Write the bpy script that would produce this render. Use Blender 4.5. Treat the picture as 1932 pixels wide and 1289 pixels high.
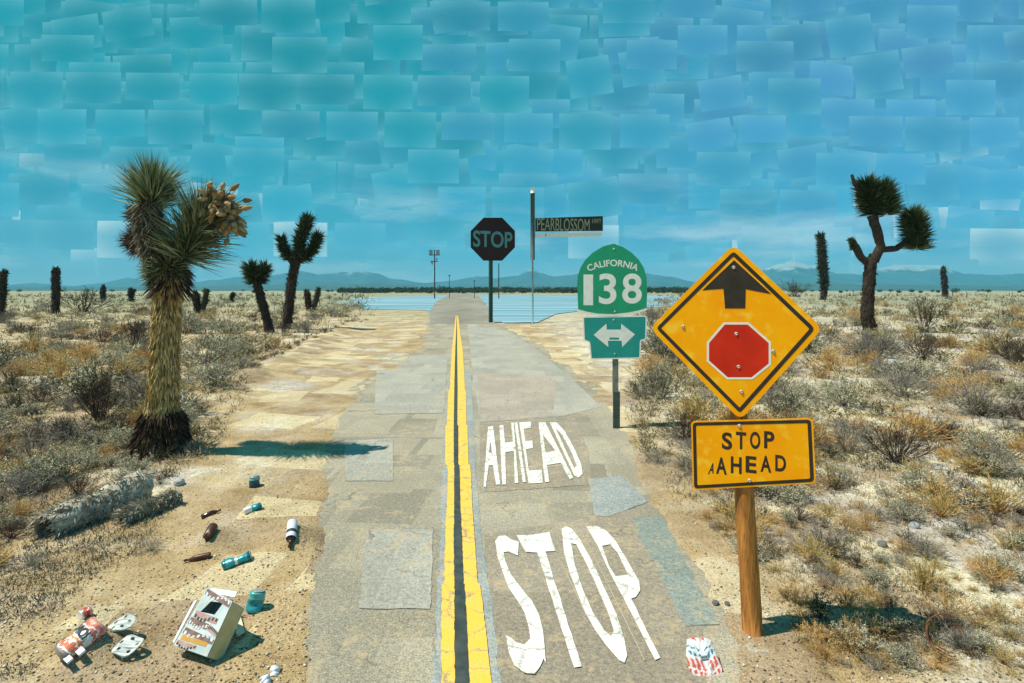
import bpy, math, random
import numpy as np
from mathutils import Vector, Matrix, geometry
R = math.radians
random.seed(7); RNG = np.random.default_rng(7)
for o in list(bpy.data.objects): bpy.data.objects.remove(o)
scene = bpy.context.scene
COL = scene.collection

# ------------------------------------------------------------------ camera
F = 1073.0          # focal length in photograph pixels (20 mm)
H = 2.7             # eye height: the photographer stood on a ladder
HY = 548.0          # horizon row
cam = bpy.data.cameras.new('camera'); cam.sensor_width = 36; cam.lens = 36*F/1932
cam.shift_y = -(1289/2-HY)/1932; cam.clip_start = 0.05; cam.clip_end = 30000
cam_o = bpy.data.objects.new('camera', cam); COL.objects.link(cam_o)
cam_o.location = (0, 0, H); cam_o.rotation_euler = (R(90), 0, 0)
scene.camera = cam_o
scene.render.resolution_x = 1024; scene.render.resolution_y = 683
scene.view_settings.view_transform = 'Standard'; scene.view_settings.look = 'None'
scene.view_settings.gamma = 1; scene.view_settings.use_curve_mapping = False
scene.view_settings.exposure = 0.25

# ------------------------------------------------------------------ sun
SUN_EL, SUN_AZ = 62, 9       # from the left, a little behind the camera
sd = Vector((-math.cos(R(SUN_EL))*math.cos(R(SUN_AZ)), -math.cos(R(SUN_EL))*math.sin(R(SUN_AZ)), math.sin(R(SUN_EL))))
sun = bpy.data.lights.new('sun', 'SUN'); sun.energy = 5.0; sun.angle = R(0.5); sun.color = (1, .93, .80)
sun_o = bpy.data.objects.new('sun', sun); COL.objects.link(sun_o)
sun_o.rotation_euler = sd.to_track_quat('Z', 'Y').to_euler(); sun_o.location = (-20, -5, 30)

# ------------------------------------------------------------------ sky
world = bpy.data.worlds.new('World'); scene.world = world; world.use_nodes = True
class NT:
    """tiny helper around a node tree"""
    def __init__(s, tree): s.t = tree; s.n = tree.nodes; s.l = tree.links
    def put(s, sock, v):
        if v is None: return
        if hasattr(v, 'node'): s.l.new(v, sock)
        else:
            try: sock.default_value = v
            except Exception: sock.default_value = tuple(v)+(1,)
    def math(s, op, a, b=None, c=None, clamp=False):
        n = s.n.new('ShaderNodeMath'); n.operation = op; n.use_clamp = clamp
        for i, v in enumerate((a, b, c)): s.put(n.inputs[i], v)
        return n.outputs[0]
    def mix(s, f, a, b, mode='MIX'):
        n = s.n.new('ShaderNodeMix'); n.data_type = 'RGBA'; n.blend_type = mode
        s.put(n.inputs[0], f); s.put(n.inputs[6], a); s.put(n.inputs[7], b); return n.outputs[2]
    def fmix(s, f, a, b):
        n = s.n.new('ShaderNodeMix'); n.data_type = 'FLOAT'
        s.put(n.inputs[0], f); s.put(n.inputs[2], a); s.put(n.inputs[3], b); return n.outputs[0]
    def ramp(s, f, stops, interp='LINEAR'):
        n = s.n.new('ShaderNodeValToRGB'); n.color_ramp.interpolation = interp
        e = n.color_ramp.elements
        while len(e) < len(stops): e.new(0.5)
        for i, (p, c) in enumerate(stops):
            e[i].position = p; e[i].color = (c, c, c, 1) if isinstance(c, (int, float)) else tuple(c)+(1,)
        s.put(n.inputs[0], f); return n.outputs[0]
    def comb(s, x=0, y=0, z=0):
        n = s.n.new('ShaderNodeCombineXYZ')
        for i, v in enumerate((x, y, z)): s.put(n.inputs[i], v)
        return n.outputs[0]
    def noise(s, vec, scale, detail=4, rough=.55, lac=2.0):
        n = s.n.new('ShaderNodeTexNoise'); s.put(n.inputs['Vector'], vec)
        n.inputs['Scale'].default_value = scale; n.inputs['Detail'].default_value = detail
        n.inputs['Roughness'].default_value = rough; n.inputs['Lacunarity'].default_value = lac
        return n.outputs[0]
    def white(s, vec):
        n = s.n.new('ShaderNodeTexWhiteNoise'); n.noise_dimensions = '3D'; s.put(n.inputs[0], vec)
        sp = s.n.new('ShaderNodeSeparateColor'); s.l.new(n.outputs['Color'], sp.inputs[0])
        return n.outputs['Value'], sp.outputs[0], sp.outputs[1], sp.outputs[2]
    def sep(s, v):
        n = s.n.new('ShaderNodeSeparateXYZ'); s.put(n.inputs[0], v); return n.outputs
def tiles(t, u, v, w, h, rot, seed, keep):
    """one layer of loosely laid rectangles; returns mask, tone, hue, edge light"""
    c, s_ = math.cos(R(rot)), math.sin(R(rot))
    uu = t.math('DIVIDE', t.math('SUBTRACT', t.math('MULTIPLY', u, c), t.math('MULTIPLY', v, s_)), w)
    vv = t.math('ADD', t.math('DIVIDE', t.math('ADD', t.math('MULTIPLY', u, s_), t.math('MULTIPLY', v, c)), h), seed*.37+50)
    row = t.math('FLOOR', vv)
    rs = t.white(t.comb(row, seed+.5, 3.5))[0]
    uu = t.math('ADD', uu, t.math('ADD', rs, seed*1.7+50))
    cell = t.math('FLOOR', uu)
    # each rectangle is nudged up or down a little inside its row
    _, a, b, k = t.white(t.comb(cell, row, seed+.25))
    fu = t.math('FRACT', uu); fv = t.math('FRACT', vv)
    lo = t.math('MULTIPLY', k, .30)
    m = t.math('MULTIPLY', t.math('GREATER_THAN', a, keep), t.math('MULTIPLY', t.math('GREATER_THAN', fv, lo), t.math('GREATER_THAN', fu, t.math('MULTIPLY', b, .2))))
    eu = t.math('ABSOLUTE', t.math('SUBTRACT', fu, .55)); ev = t.math('ABSOLUTE', t.math('SUBTRACT', fv, .6))
    e = t.math('ADD', t.math('POWER', t.math('MULTIPLY', t.math('ADD', eu, ev), 1.0), 2.4), t.math('MULTIPLY', t.math('POWER', t.math('MAXIMUM', fv, 0.001), 3.0), .45))
    return m, b, k, e
w = NT(world.node_tree); w.n.clear()
wout = w.n.new('ShaderNodeOutputWorld'); bg = w.n.new('ShaderNodeBackground'); w.l.new(bg.outputs[0], wout.inputs[0])
bg.inputs[1].default_value = 0.1
skyt = w.n.new('ShaderNodeTexSky'); skyt.sky_type = 'NISHITA'; skyt.sun_disc = False
skyt.sun_elevation = R(SUN_EL); skyt.sun_rotation = R(270-SUN_AZ); skyt.altitude = 900; skyt.ozone_density = 2.0
tc = w.n.new('ShaderNodeTexCoord'); X_, Y_, Z_ = w.sep(tc.outputs['Generated'])[:3]
az = w.math('MULTIPLY', w.math('ARCTAN2', X_, Y_), 57.2958)
el = w.math('MULTIPLY', w.math('ARCSINE', Z_), 57.2958)
ax = w.math('ABSOLUTE', X_); ay = w.math('ABSOLUTE', Y_); big_ = w.math('MAXIMUM', ax, ay); frontish = w.math('GREATER_THAN', ay, ax)
cu = w.fmix(frontish, w.math('ADD', w.math('DIVIDE', Y_, w.math('MAXIMUM', ax, 1e-4)), 9), w.math('DIVIDE', X_, w.math('MAXIMUM', ay, 1e-4)))
cu = w.math('MULTIPLY', cu, 10.73); cvv = w.math('MULTIPLY', w.math('MINIMUM', w.math('DIVIDE', Z_, big_), 3), 10.73)     # units of about five degrees
tone, hue, edge, wht = .5, .5, .3, 0.0
for (tw, th, rot, seed, keep) in ((1.10, .70, 0, 1, -1), (1.0, .72, 1.5, 2, .35), (1.15, .68, -2, 3, .45), (1.05, .78, 8, 4, .66), (1.15, .70, 0, 5, .5), (1.0, .76, -9, 7, .74), (1.1, .70, .5, 6, .55)):
    m, a_, b_, e_ = tiles(w, cu, cvv, tw, th, rot, seed, keep)
    wht = w.fmix(m, wht, w.math('GREATER_THAN', w.math('FRACT', w.math('MULTIPLY', a_, 7.3)), .86))
    tone = w.fmix(m, tone, a_); hue = w.fmix(m, hue, b_); edge = w.fmix(m, edge, e_)
eln = w.math('DIVIDE', el, 60, clamp=True)
teal = w.ramp(eln, [(0.0, (.20, .52, .64)), (.05, (.06, .40, .56)), (.13, (.012, .32, .46)), (.30, (.0, .265, .335)), (1, (.0, .18, .24))])
blue = w.ramp(eln, [(0.0, (.24, .52, .68)), (.05, (.075, .40, .60)), (.13, (.035, .315, .55)), (.30, (.055, .26, .48)), (1, (.015, .17, .29))])
big = w.noise(w.comb(w.math('MULTIPLY', az, .022), w.math('MULTIPLY', el, .03), 3.1), 1.0, 1)
hmix = w.math('ADD', w.math('MULTIPLY', w.math('SUBTRACT', hue, .5), .45), .34)
hmix = w.math('ADD', hmix, w.math('MULTIPLY', w.math('SINE', w.math('MULTIPLY', az, R(1))), 1.05), clamp=True)
skyc = w.mix(hmix, teal, blue)
skyc = w.mix(1.0, skyc, w.comb(*([w.math('ADD', w.math('MULTIPLY', tone, .24), .83)]*3)), 'MULTIPLY')
skyc = w.mix(w.math('MULTIPLY', edge, .30, clamp=True), skyc, (.26, .66, .72, 1))
whm = w.math('MULTIPLY', w.math('MULTIPLY', wht, w.math('ADD', edge, .15, clamp=True)), w.ramp(w.math('DIVIDE', el, 20), [(0, .6), (.3, .5), (.6, .0)]))
skyc = w.mix(whm, skyc, (.74, .90, .90, 1))
# low clouds: long white banks just over the horizon
cv = w.comb(w.math('MULTIPLY', az, .055), w.math('MULTIPLY', el, .26), 7.3)
cn = w.noise(cv, 1.0, 5, .6)
cm = w.math('MULTIPLY', w.ramp(cn, [(.50, 0), (.70, 1)]), w.ramp(w.math('DIVIDE', el, 20), [(.0, .95), (.12, .8), (.35, .45), (.62, 0)]))
skyc = w.mix(w.math('MULTIPLY', cm, .6), skyc, (.86, .93, .92, 1))
hz = w.ramp(w.math('DIVIDE', w.math('ABSOLUTE', el), 20), [(0, .35), (.07, .18), (.16, 0)])
skyc = w.mix(hz, skyc, (.66, .84, .90, 1))
gr_ = w.math('ADD', w.math('MULTIPLY', w.noise(w.comb(cu, cvv, 1.5), 26, 2, .8), .22), .89)
skyc = w.mix(1.0, skyc, w.comb(gr_, gr_, gr_), 'MULTIPLY')
skyc10 = w.mix(1.0, skyc, (10, 10, 10, 1), 'MULTIPLY')
w.l.new(w.mix(.97, skyt.outputs[0], skyc10), bg.inputs[0])

# ------------------------------------------------------------------ geometry helpers
def G(px, py, z=0.0):
    """where a line of sight through a photograph pixel meets the ground"""
    Y = F*(H-z)/(py-HY); return Vector(((px-966)*Y/F, Y, z))
def depth(py): return F*H/(py-HY)
def mesh_from(name, v, f):
    m = bpy.data.meshes.new(name); m.from_pydata([tuple(p) for p in v], [], f); m.update(); return m
def fast_mesh(name, v, f):
    v = np.asarray(v, np.float32).reshape(-1, 3); f = np.asarray(f, np.int32); k = f.shape[1]
    m = bpy.data.meshes.new(name); m.vertices.add(len(v)); m.vertices.foreach_set('co', v.ravel())
    m.loops.add(f.size); m.loops.foreach_set('vertex_index', f.ravel())
    m.polygons.add(len(f)); m.polygons.foreach_set('loop_start', np.arange(0, f.size, k, dtype=np.int32))
    try: m.polygons.foreach_set('loop_total', np.full(len(f), k, np.int32))
    except Exception: pass
    m.update(calc_edges=True); return m
def obj(name, me, mat=None, parent=None, loc=None, **props):
    o = bpy.data.objects.new(name, me); COL.objects.link(o)
    if mat is not None and me is not None and not me.materials: me.materials.append(mat)
    if parent is not None: o.parent = parent
    if loc is not None: o.location = loc
    for k, v in props.items(): o[k] = v
    return o
def thing(name, label, cat, loc=(0, 0, 0), rz=0, group=None):
    o = bpy.data.objects.new(name, None); COL.objects.link(o); o.location = loc; o.rotation_euler = (0, 0, rz)
    o.empty_display_size = .2; o['label'] = label; o['category'] = cat
    if group: o['group'] = group
    return o
def smooth(me):
    me.polygons.foreach_set('use_smooth', [True]*len(me.polygons)); return me
class Acc:
    def __init__(s): s.v = []; s.f = []
    def add(s, v, f):
        n = len(s.v); s.v += [tuple(p) for p in v]; s.f += [tuple(i+n for i in q) for q in f]; return s
    def mesh(s, name='mesh'): return mesh_from(name, s.v, s.f)
def box(cx, cy, cz, sx, sy, sz):
    v = [(cx+a*sx/2, cy+b*sy/2, cz+c*sz/2) for a in (-1, 1) for b in (-1, 1) for c in (-1, 1)]
    return v, [(0, 1, 3, 2), (4, 6, 7, 5), (0, 4, 5, 1), (2, 3, 7, 6), (0, 2, 6, 4), (1, 5, 7, 3)]
def tube(pts, rad, n=10, cap=True):
    pts = [Vector(p) for p in pts]; v = []; f = []
    if isinstance(rad, (int, float)): rad = [rad]*len(pts)
    for i, p in enumerate(pts):
        t = (pts[min(i+1, len(pts)-1)]-pts[max(i-1, 0)]).normalized()
        a = t.cross(Vector((0, 1, 0)) if abs(t.y) < .9 else Vector((1, 0, 0))).normalized(); b = t.cross(a)
        for k in range(n):
            q = 2*math.pi*k/n; v.append(p+(a*math.cos(q)+b*math.sin(q))*rad[i])
    for i in range(len(pts)-1):
        for k in range(n):
            k2 = (k+1) % n; f.append((i*n+k, i*n+k2, (i+1)*n+k2, (i+1)*n+k))
    if cap: f.append(tuple(range(n))); f.append(tuple(range((len(pts)-1)*n+n-1, (len(pts)-1)*n-1, -1)))
    return v, f
def rounded(pts, r, n=5):
    out = []; N = len(pts)
    for i in range(N):
        p = Vector(pts[i]); a = Vector(pts[i-1])-p; b = Vector(pts[(i+1) % N])-p
        d = min(r, a.length*.45, b.length*.45); pa = p+a.normalized()*d; pb = p+b.normalized()*d
        for k in range(n+1):
            t = k/n; out.append(((1-t)**2*pa+2*t*(1-t)*p+t*t*pb)[:])
    return out
def inset(pts, d):
    """offset a closed 2-D polygon inwards"""
    N = len(pts); area = sum(pts[i-1][0]*pts[i][1]-pts[i][0]*pts[i-1][1] for i in range(N)); s = 1 if area > 0 else -1
    out = []
    for i in range(N):
        p = Vector(pts[i]); e1 = (p-Vector(pts[i-1])).normalized(); e2 = (Vector(pts[(i+1) % N])-p).normalized()
        n1 = Vector((-e1.y, e1.x))*s; n2 = Vector((-e2.y, e2.x))*s; b = (n1+n2)
        b = b/max(b.length_squared/2, .3); out.append((p+b*d)[:])
    return out
def slab(outer, holes, y0, y1):
    """polygon in the x-z plane with holes, thickness y0..y1 (y0 nearer the viewer)"""
    loops = [[Vector((p[0], p[1], 0)) for p in outer]]+[[Vector((p[0], p[1], 0)) for p in h] for h in holes]
    flat = [p for l in loops for p in l]; tris = geometry.tessellate_polygon(loops); n = len(flat)
    v = [(p.x, y0, p.y) for p in flat]+[(p.x, y1, p.y) for p in flat]
    f = [tuple(t) for t in tris]+[tuple(i+n for i in reversed(t)) for t in tris]; k = 0
    for l in loops:
        m = len(l)
        for i in range(m): f.append((k+i, k+(i+1) % m, n+k+(i+1) % m, n+k+i))
        k += m
    return v, f
def ring(pts, d0, d1, y0, y1): return slab(inset(pts, d0), [inset(pts, d1)], y0, y1)
def text_verts(s, offset=.0):
    cu = bpy.data.curves.new('t', 'FONT'); cu.body = s; cu.size = 1; cu.offset = offset; cu.resolution_u = 6
    to = bpy.data.objects.new('t', cu); COL.objects.link(to)
    dg = bpy.context.evaluated_depsgraph_get(); me = bpy.data.meshes.new_from_object(to.evaluated_get(dg))
    v = [p.co[:] for p in me.vertices]; f = [tuple(p.vertices) for p in me.polygons]
    bpy.data.objects.remove(to); bpy.data.curves.remove(cu); bpy.data.meshes.remove(me); return v, f
def fit_text(s, x0, x1, z0, z1, y, offset=.0, slope=0.0, thick=.0015):
    v, f = text_verts(s, offset); xs = [p[0] for p in v]; zs = [p[1] for p in v]
    a, b, c, d = min(xs), max(xs), min(zs), max(zs)
    q = [(x0+(p[0]-a)/(b-a)*(x1-x0), z0+(p[1]-c)/(d-c)*(z1-z0)) for p in v]
    q = [(x, z+slope*(x-x0)) for x, z in q]
    return [(x, y, z) for x, z in q], f

# ------------------------------------------------------------------ materials
def new_mat(name):
    m = bpy.data.materials.new(name); m.use_nodes = True; t = NT(m.node_tree)
    return m, t, m.node_tree.nodes['Principled BSDF']
def mat(name, c, rough=.8, c2=None, scale=6, detail=5, bump=0.0, bscale=None, metal=0, lo=.35, hi=.65, stretch=(1, 1, 1), spec=.35, c3=None, rnd=0.0, trans=0):
    m, t, p = new_mat(name); tc = t.n.new('ShaderNodeTexCoord'); v = tc.outputs['Object']
    if stretch != (1, 1, 1):
        mp = t.n.new('ShaderNodeMapping'); mp.inputs['Scale'].default_value = stretch; t.l.new(v, mp.inputs[0]); v = mp.outputs[0]
    if c2 is None: c2 = tuple(x*.8 for x in c)
    n = t.noise(v, scale, detail); col = t.ramp(n, [(lo, c), (hi, c2)])
    if c3: col = t.mix(t.ramp(t.noise(v, scale*3.3, 3), [(.55, 0), (.68, 1)]), col, tuple(c3)+(1,))
    if rnd:
        oi = t.n.new('ShaderNodeObjectInfo'); k = t.math('ADD', t.math('MULTIPLY', oi.outputs['Random'], rnd), 1-rnd/2)
        col = t.mix(1.0, col, t.comb(k, k, k), 'MULTIPLY')
    t.l.new(col, p.inputs['Base Color']); p.inputs['Roughness'].default_value = rough; p.inputs['Metallic'].default_value = metal
    p.inputs['Specular IOR Level'].default_value = spec
    if trans: p.inputs['Transmission Weight'].default_value = trans
    if bump:
        b = t.n.new('ShaderNodeBump'); b.inputs['Strength'].default_value = 1; b.inputs['Distance'].default_value = bump
        t.l.new(t.noise(v, bscale or scale*4, 6, .6), b.inputs['Height']); t.l.new(b.outputs[0], p.inputs['Normal'])
    return m
def isl_mat(name, cols, rough=.7, spec=.3, transl=0.0):
    """foliage: every leaf or twig island takes its own shade from a ramp; whole plants vary too"""
    m, t, p = new_mat(name); g = t.n.new('ShaderNodeNewGeometry'); oi = t.n.new('ShaderNodeObjectInfo')
    n = len(cols); col = t.ramp(g.outputs['Random Per Island'], [(i/(n-1), c) for i, c in enumerate(cols)])
    k = t.math('ADD', t.math('MULTIPLY', oi.outputs['Random'], .45), .78); col = t.mix(1.0, col, t.comb(k, k, k), 'MULTIPLY')
    t.l.new(col, p.inputs['Base Color']); p.inputs['Roughness'].default_value = rough; p.inputs['Specular IOR Level'].default_value = spec
    return m
def sand_material():
    m, t, p = new_mat('desert_sand'); tc = t.n.new('ShaderNodeTexCoord'); v = tc.outputs['Object']; x, y, z = t.sep(v)[:3]
    n1 = t.noise(v, .22, 5, .6); n2 = t.noise(v, 1.3, 6, .65); n3 = t.noise(v, 9, 5, .7); n4 = t.noise(v, 55, 3, .7)
    base = t.ramp(n2, [(.33, (.33, .225, .105)), (.5, (.47, .35, .19)), (.68, (.60, .49, .315))])
    # pale, chalky ground to the right of the road and in patches on the left
    side = t.ramp(t.math('ADD', t.math('MULTIPLY', t.math('SUBTRACT', x, 2.2), .25), t.math('MULTIPLY', t.math('SUBTRACT', n1, .5), 1.2)), [(0, 0), (.35, 1)])
    pale = t.ramp(n3, [(.38, (.42, .365, .26)), (.60, (.72, .69, .60))])
    base = t.mix(t.math('MULTIPLY', side, t.ramp(n2, [(.38, .15), (.6, .95)])), base, pale)
    lp = t.math('MULTIPLY', t.ramp(t.noise(t.comb(x, y, 9.0), .55, 3), [(.55, 0), (.66, .8)]), t.ramp(t.math('DIVIDE', t.math('ADD', t.math('MULTIPLY', x, -1), -2.6), 2), [(0, 0), (1, 1)]))
    base = t.mix(lp, base, pale)
    # iron-stained grit along the road shoulders
    rx = t.math('SUBTRACT', x, t.math('ADD', t.math('MULTIPLY', y, -.098), .1))
    sh = t.math('ABSOLUTE', t.math('SUBTRACT', t.math('ABSOLUTE', rx), 1.6))
    shm = t.math('MULTIPLY', t.ramp(t.math('DIVIDE', sh, 1.6), [(.1, .8), (1, 0)]), t.ramp(n2, [(.35, .25), (.65, 1)]))
    base = t.mix(t.math('MULTIPLY', shm, .55), base, (.46, .30, .13, 1))
    # loosely rectangular changes of tone
    tn = .5
    for (w_, h_, rot, sd_, keep) in ((1.5, 1.9, 4, 11, -1), (1.1, 1.5, -9, 12, .5), (1.8, 1.2, 12, 13, .6)):
        mk, a, b, e = tiles(t, x, y, w_, h_, rot, sd_, keep); tn = t.fmix(mk, tn, a)
    base = t.mix(t.ramp(tn, [(.62, 0), (.64, .38)], 'LINEAR'), base, t.ramp(n3, [(.35, (.60, .53, .38)), (.65, (.70, .64, .50))]))
    k = t.math('ADD', t.math('MULTIPLY', tn, .34), .80)
    base = t.mix(1.0, base, t.comb(k, k, t.math('ADD', t.math('MULTIPLY', tn, .12), .92)), 'MULTIPLY')
    # grain and dark grit
    base = t.mix(1.0, base, t.ramp(n4, [(.32, .58), (.68, 1.28)]), 'MULTIPLY')
    vo = t.n.new('ShaderNodeTexVoronoi'); vo.inputs['Scale'].default_value = 15; t.l.new(v, vo.inputs['Vector'])
    spk = t.math('MULTIPLY', t.ramp(vo.outputs['Distance'], [(.16, 1), (.26, 0)]), t.ramp(n3, [(.46, 0), (.54, 1)]))
    base = t.mix(t.math('MULTIPLY', spk, .6), base, (.13, .085, .05, 1))
    # farther out scrub green and a haze tint are mixed into the colour
    far = t.ramp(t.math('DIVIDE', y, 300), [(.12, 0), (.38, 1)])
    base = t.mix(t.math('MULTIPLY', far, .82), base, t.ramp(t.noise(v, .05, 6, .7), [(.35, (.13, .19, .13)), (.62, (.36, .33, .20))]))
    t.l.new(base, p.inputs['Base Color']); p.inputs['Roughness'].default_value = .95; p.inputs['Specular IOR Level'].default_value = .15
    b1 = t.n.new('ShaderNodeBump'); b1.inputs['Distance'].default_value = .035
    t.l.new(t.math('ADD', t.math('MULTIPLY', n3, 1.0), t.math('MULTIPLY', n4, .25)), b1.inputs['Height'])
    t.l.new(b1.outputs[0], p.inputs['Normal'])
    return m
def asphalt_material(name, dark, light, tint, patch=.3, seed=0):
    g_ = 1.0 if name == 'road_asphalt' else .6
    m, t, p = new_mat(name); tc = t.n.new('ShaderNodeTexCoord'); v = tc.outputs['Object']; x, y, z = t.sep(v)[:3]
    n1 = t.noise(v, .9, 5, .6); n2 = t.noise(v, 70, 3, .75); n3 = t.noise(v, 6, 5, .65)
    base = t.ramp(n1, [(.3, dark), (.7, light)])
    tn = .5; th = .5
    for (w_, h_, rot, sd_, keep) in ((1.0, 2.0, 0, 21+seed, -1), (.8, 1.3, 4, 22+seed, .5), (1.3, 1.6, -3, 23+seed, .6)):
        mk, a, b, e = tiles(t, x, y, w_, h_, rot, sd_, keep); tn = t.fmix(mk, tn, a); th = t.fmix(mk, th, b)
    base = t.mix(t.math('MULTIPLY', th, .5), base, tuple(tint)+(1,))
    k = t.math('ADD', t.math('MULTIPLY', tn, patch), 1-patch/2)
    base = t.mix(1.0, base, t.comb(k, k, k), 'MULTIPLY')
    base = t.mix(1.0, base, t.ramp(n2, [(.34, 1-.55*g_), (.5, 1), (.66, 1+.5*g_)]), 'MULTIPLY')
    base = t.mix(1.0, base, t.ramp(t.noise(v, 24, 3, .7), [(.34, .80), (.66, 1.18)]), 'MULTIPLY')
    # sand blown over the surface
    base = t.mix(t.ramp(t.math('MULTIPLY', n3, t.math('ADD', n1, .5)), [(.52, 0), (.66, .5)]), base, (.50, .38, .22, 1))
    # hairline cracks
    vo = t.n.new('ShaderNodeTexVoronoi'); vo.feature = 'DISTANCE_TO_EDGE'; vo.inputs['Scale'].default_value = .8
    wv = t.n.new('ShaderNodeVectorMath'); wv.operation = 'ADD'; t.l.new(v, wv.inputs[0])
    t.l.new(t.comb(t.math('MULTIPLY', t.noise(v, 3, 4), .5), t.math('MULTIPLY', t.noise(v, 3.7, 4), .5), 0), wv.inputs[1]); t.l.new(wv.outputs[0], vo.inputs['Vector'])
    crk = t.math('MULTIPLY', t.ramp(vo.outputs['Distance'], [(.003, 1), (.010, 0)]), t.ramp(n1, [(.48, 0), (.6, .6)]))
    base = t.mix(crk, base, (.07, .065, .055, 1))
    t.l.new(base, p.inputs['Base Color']); p.inputs['Roughness'].default_value = .9; p.inputs['Specular IOR Level'].default_value = .25
    b1 = t.n.new('ShaderNodeBump'); b1.inputs['Distance'].default_value = .006; t.l.new(n2, b1.inputs['Height']); t.l.new(b1.outputs[0], p.inputs['Normal'])
    return m
def paint_material(name, c, c2, worn=.5, crack=True, under=(.24, .215, .17)):
    m, t, p = new_mat(name); tc = t.n.new('ShaderNodeTexCoord'); v = tc.outputs['Object']
    n = t.noise(v, 5, 6, .65); f = t.noise(v, 60, 3, .7)
    base = t.ramp(n, [(.35, c), (.65, c2)]); base = t.mix(1.0, base, t.ramp(f, [(.3, .84), (.7, 1.1)]), 'MULTIPLY')
    chip = t.math('MULTIPLY', t.ramp(t.noise(v, 28, 5, .7), [(.60, 0), (.66, 1)]), t.ramp(n, [(.45, 0), (.62, worn)]))
    if crack:
        vo = t.n.new('ShaderNodeTexVoronoi'); vo.feature = 'DISTANCE_TO_EDGE'; vo.inputs['Scale'].default_value = 3.2
        wv = t.n.new('ShaderNodeVectorMath'); wv.operation = 'ADD'; t.l.new(v, wv.inputs[0])
        t.l.new(t.comb(t.math('MULTIPLY', f, .12), t.math('MULTIPLY', n, .3), 0), wv.inputs[1]); t.l.new(wv.outputs[0], vo.inputs['Vector'])
        chip = t.math('MAXIMUM', chip, t.math('MULTIPLY', t.ramp(vo.outputs['Distance'], [(.008, 1), (.028, 0)]), t.ramp(n, [(.38, .1), (.5, .85)])))
    base = t.mix(chip, base, tuple(under)+(1,))
    t.l.new(base, p.inputs['Base Color']); p.inputs['Roughness'].default_value = .7
    return m
M = {}
M['sand'] = sand_material()
M['asphalt'] = asphalt_material('road_asphalt', (.265, .24, .18), (.36, .33, .26), (.35, .305, .215), .42)
M['asphalt_blue'] = asphalt_material('blue_grey_asphalt', (.255, .275, .26), (.335, .355, .34), (.30, .335, .325), .18, 5)
M['asphalt_brown'] = asphalt_material('brown_asphalt', (.255, .22, .165), (.335, .29, .225), (.31, .26, .19), .16, 9)
M['asphalt_grey'] = asphalt_material('pale_grey_asphalt', (.295, .285, .235), (.385, .375, .325), (.36, .355, .31), .2, 3)
M['asphalt_teal'] = asphalt_material('teal_grey_asphalt', (.21, .245, .215), (.27, .30, .265), (.25, .29, .26), .15, 6)
M['highway'] = mat('pale_blue_highway', (.11, .28, .36), .7, (.34, .46, .50), .12, 8, 0, stretch=(.10, 1.6, 1), spec=.2, c3=(.06, .19, .24), lo=.42, hi=.62)
M['seam'] = mat('pale_seam', (.46, .41, .30), .9, (.38, .32, .22), 20)
M['far_road'] = mat('far_road_asphalt', (.30, .28, .225), .9, (.19, .17, .13), .12, 6, stretch=(2, .4, 1))
M['yellow_paint'] = paint_material('yellow_line_paint', (.86, .50, .045), (.78, .50, .10), .6)
M['white_paint'] = paint_material('white_road_paint', (.76, .75, .68), (.66, .65, .58), .45)
M['tar'] = mat('dark_tar', (.030, .040, .036), .6, (.06, .075, .065), 8, 6, .004, 40)

# ------------------------------------------------------------------ terrain
def vnoise(x, y, seed):
    xi = np.floor(x).astype(np.int64); yi = np.floor(y).astype(np.int64); fx = x-xi; fy = y-yi
    fx = fx*fx*(3-2*fx); fy = fy*fy*(3-2*fy)
    def h(a, b):
        n = (a*374761393+b*668265263+seed*1442695041) & 0x7fffffff; n = ((n ^ (n >> 13))*1274126177) & 0x7fffffff
        return ((n ^ (n >> 16)) & 0xffff)/65535.0
    return (h(xi, yi)*(1-fx)+h(xi+1, yi)*fx)*(1-fy)+(h(xi, yi+1)*(1-fx)+h(xi+1, yi+1)*fx)*fy
def fbm(x, y, seed, o=4):
    s = 0; a = 1; t = 0
    for i in range(o): s = s+a*(vnoise(x*2**i, y*2**i, seed+i)-.5); t += a; a *= .5
    return s/t*2
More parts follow.
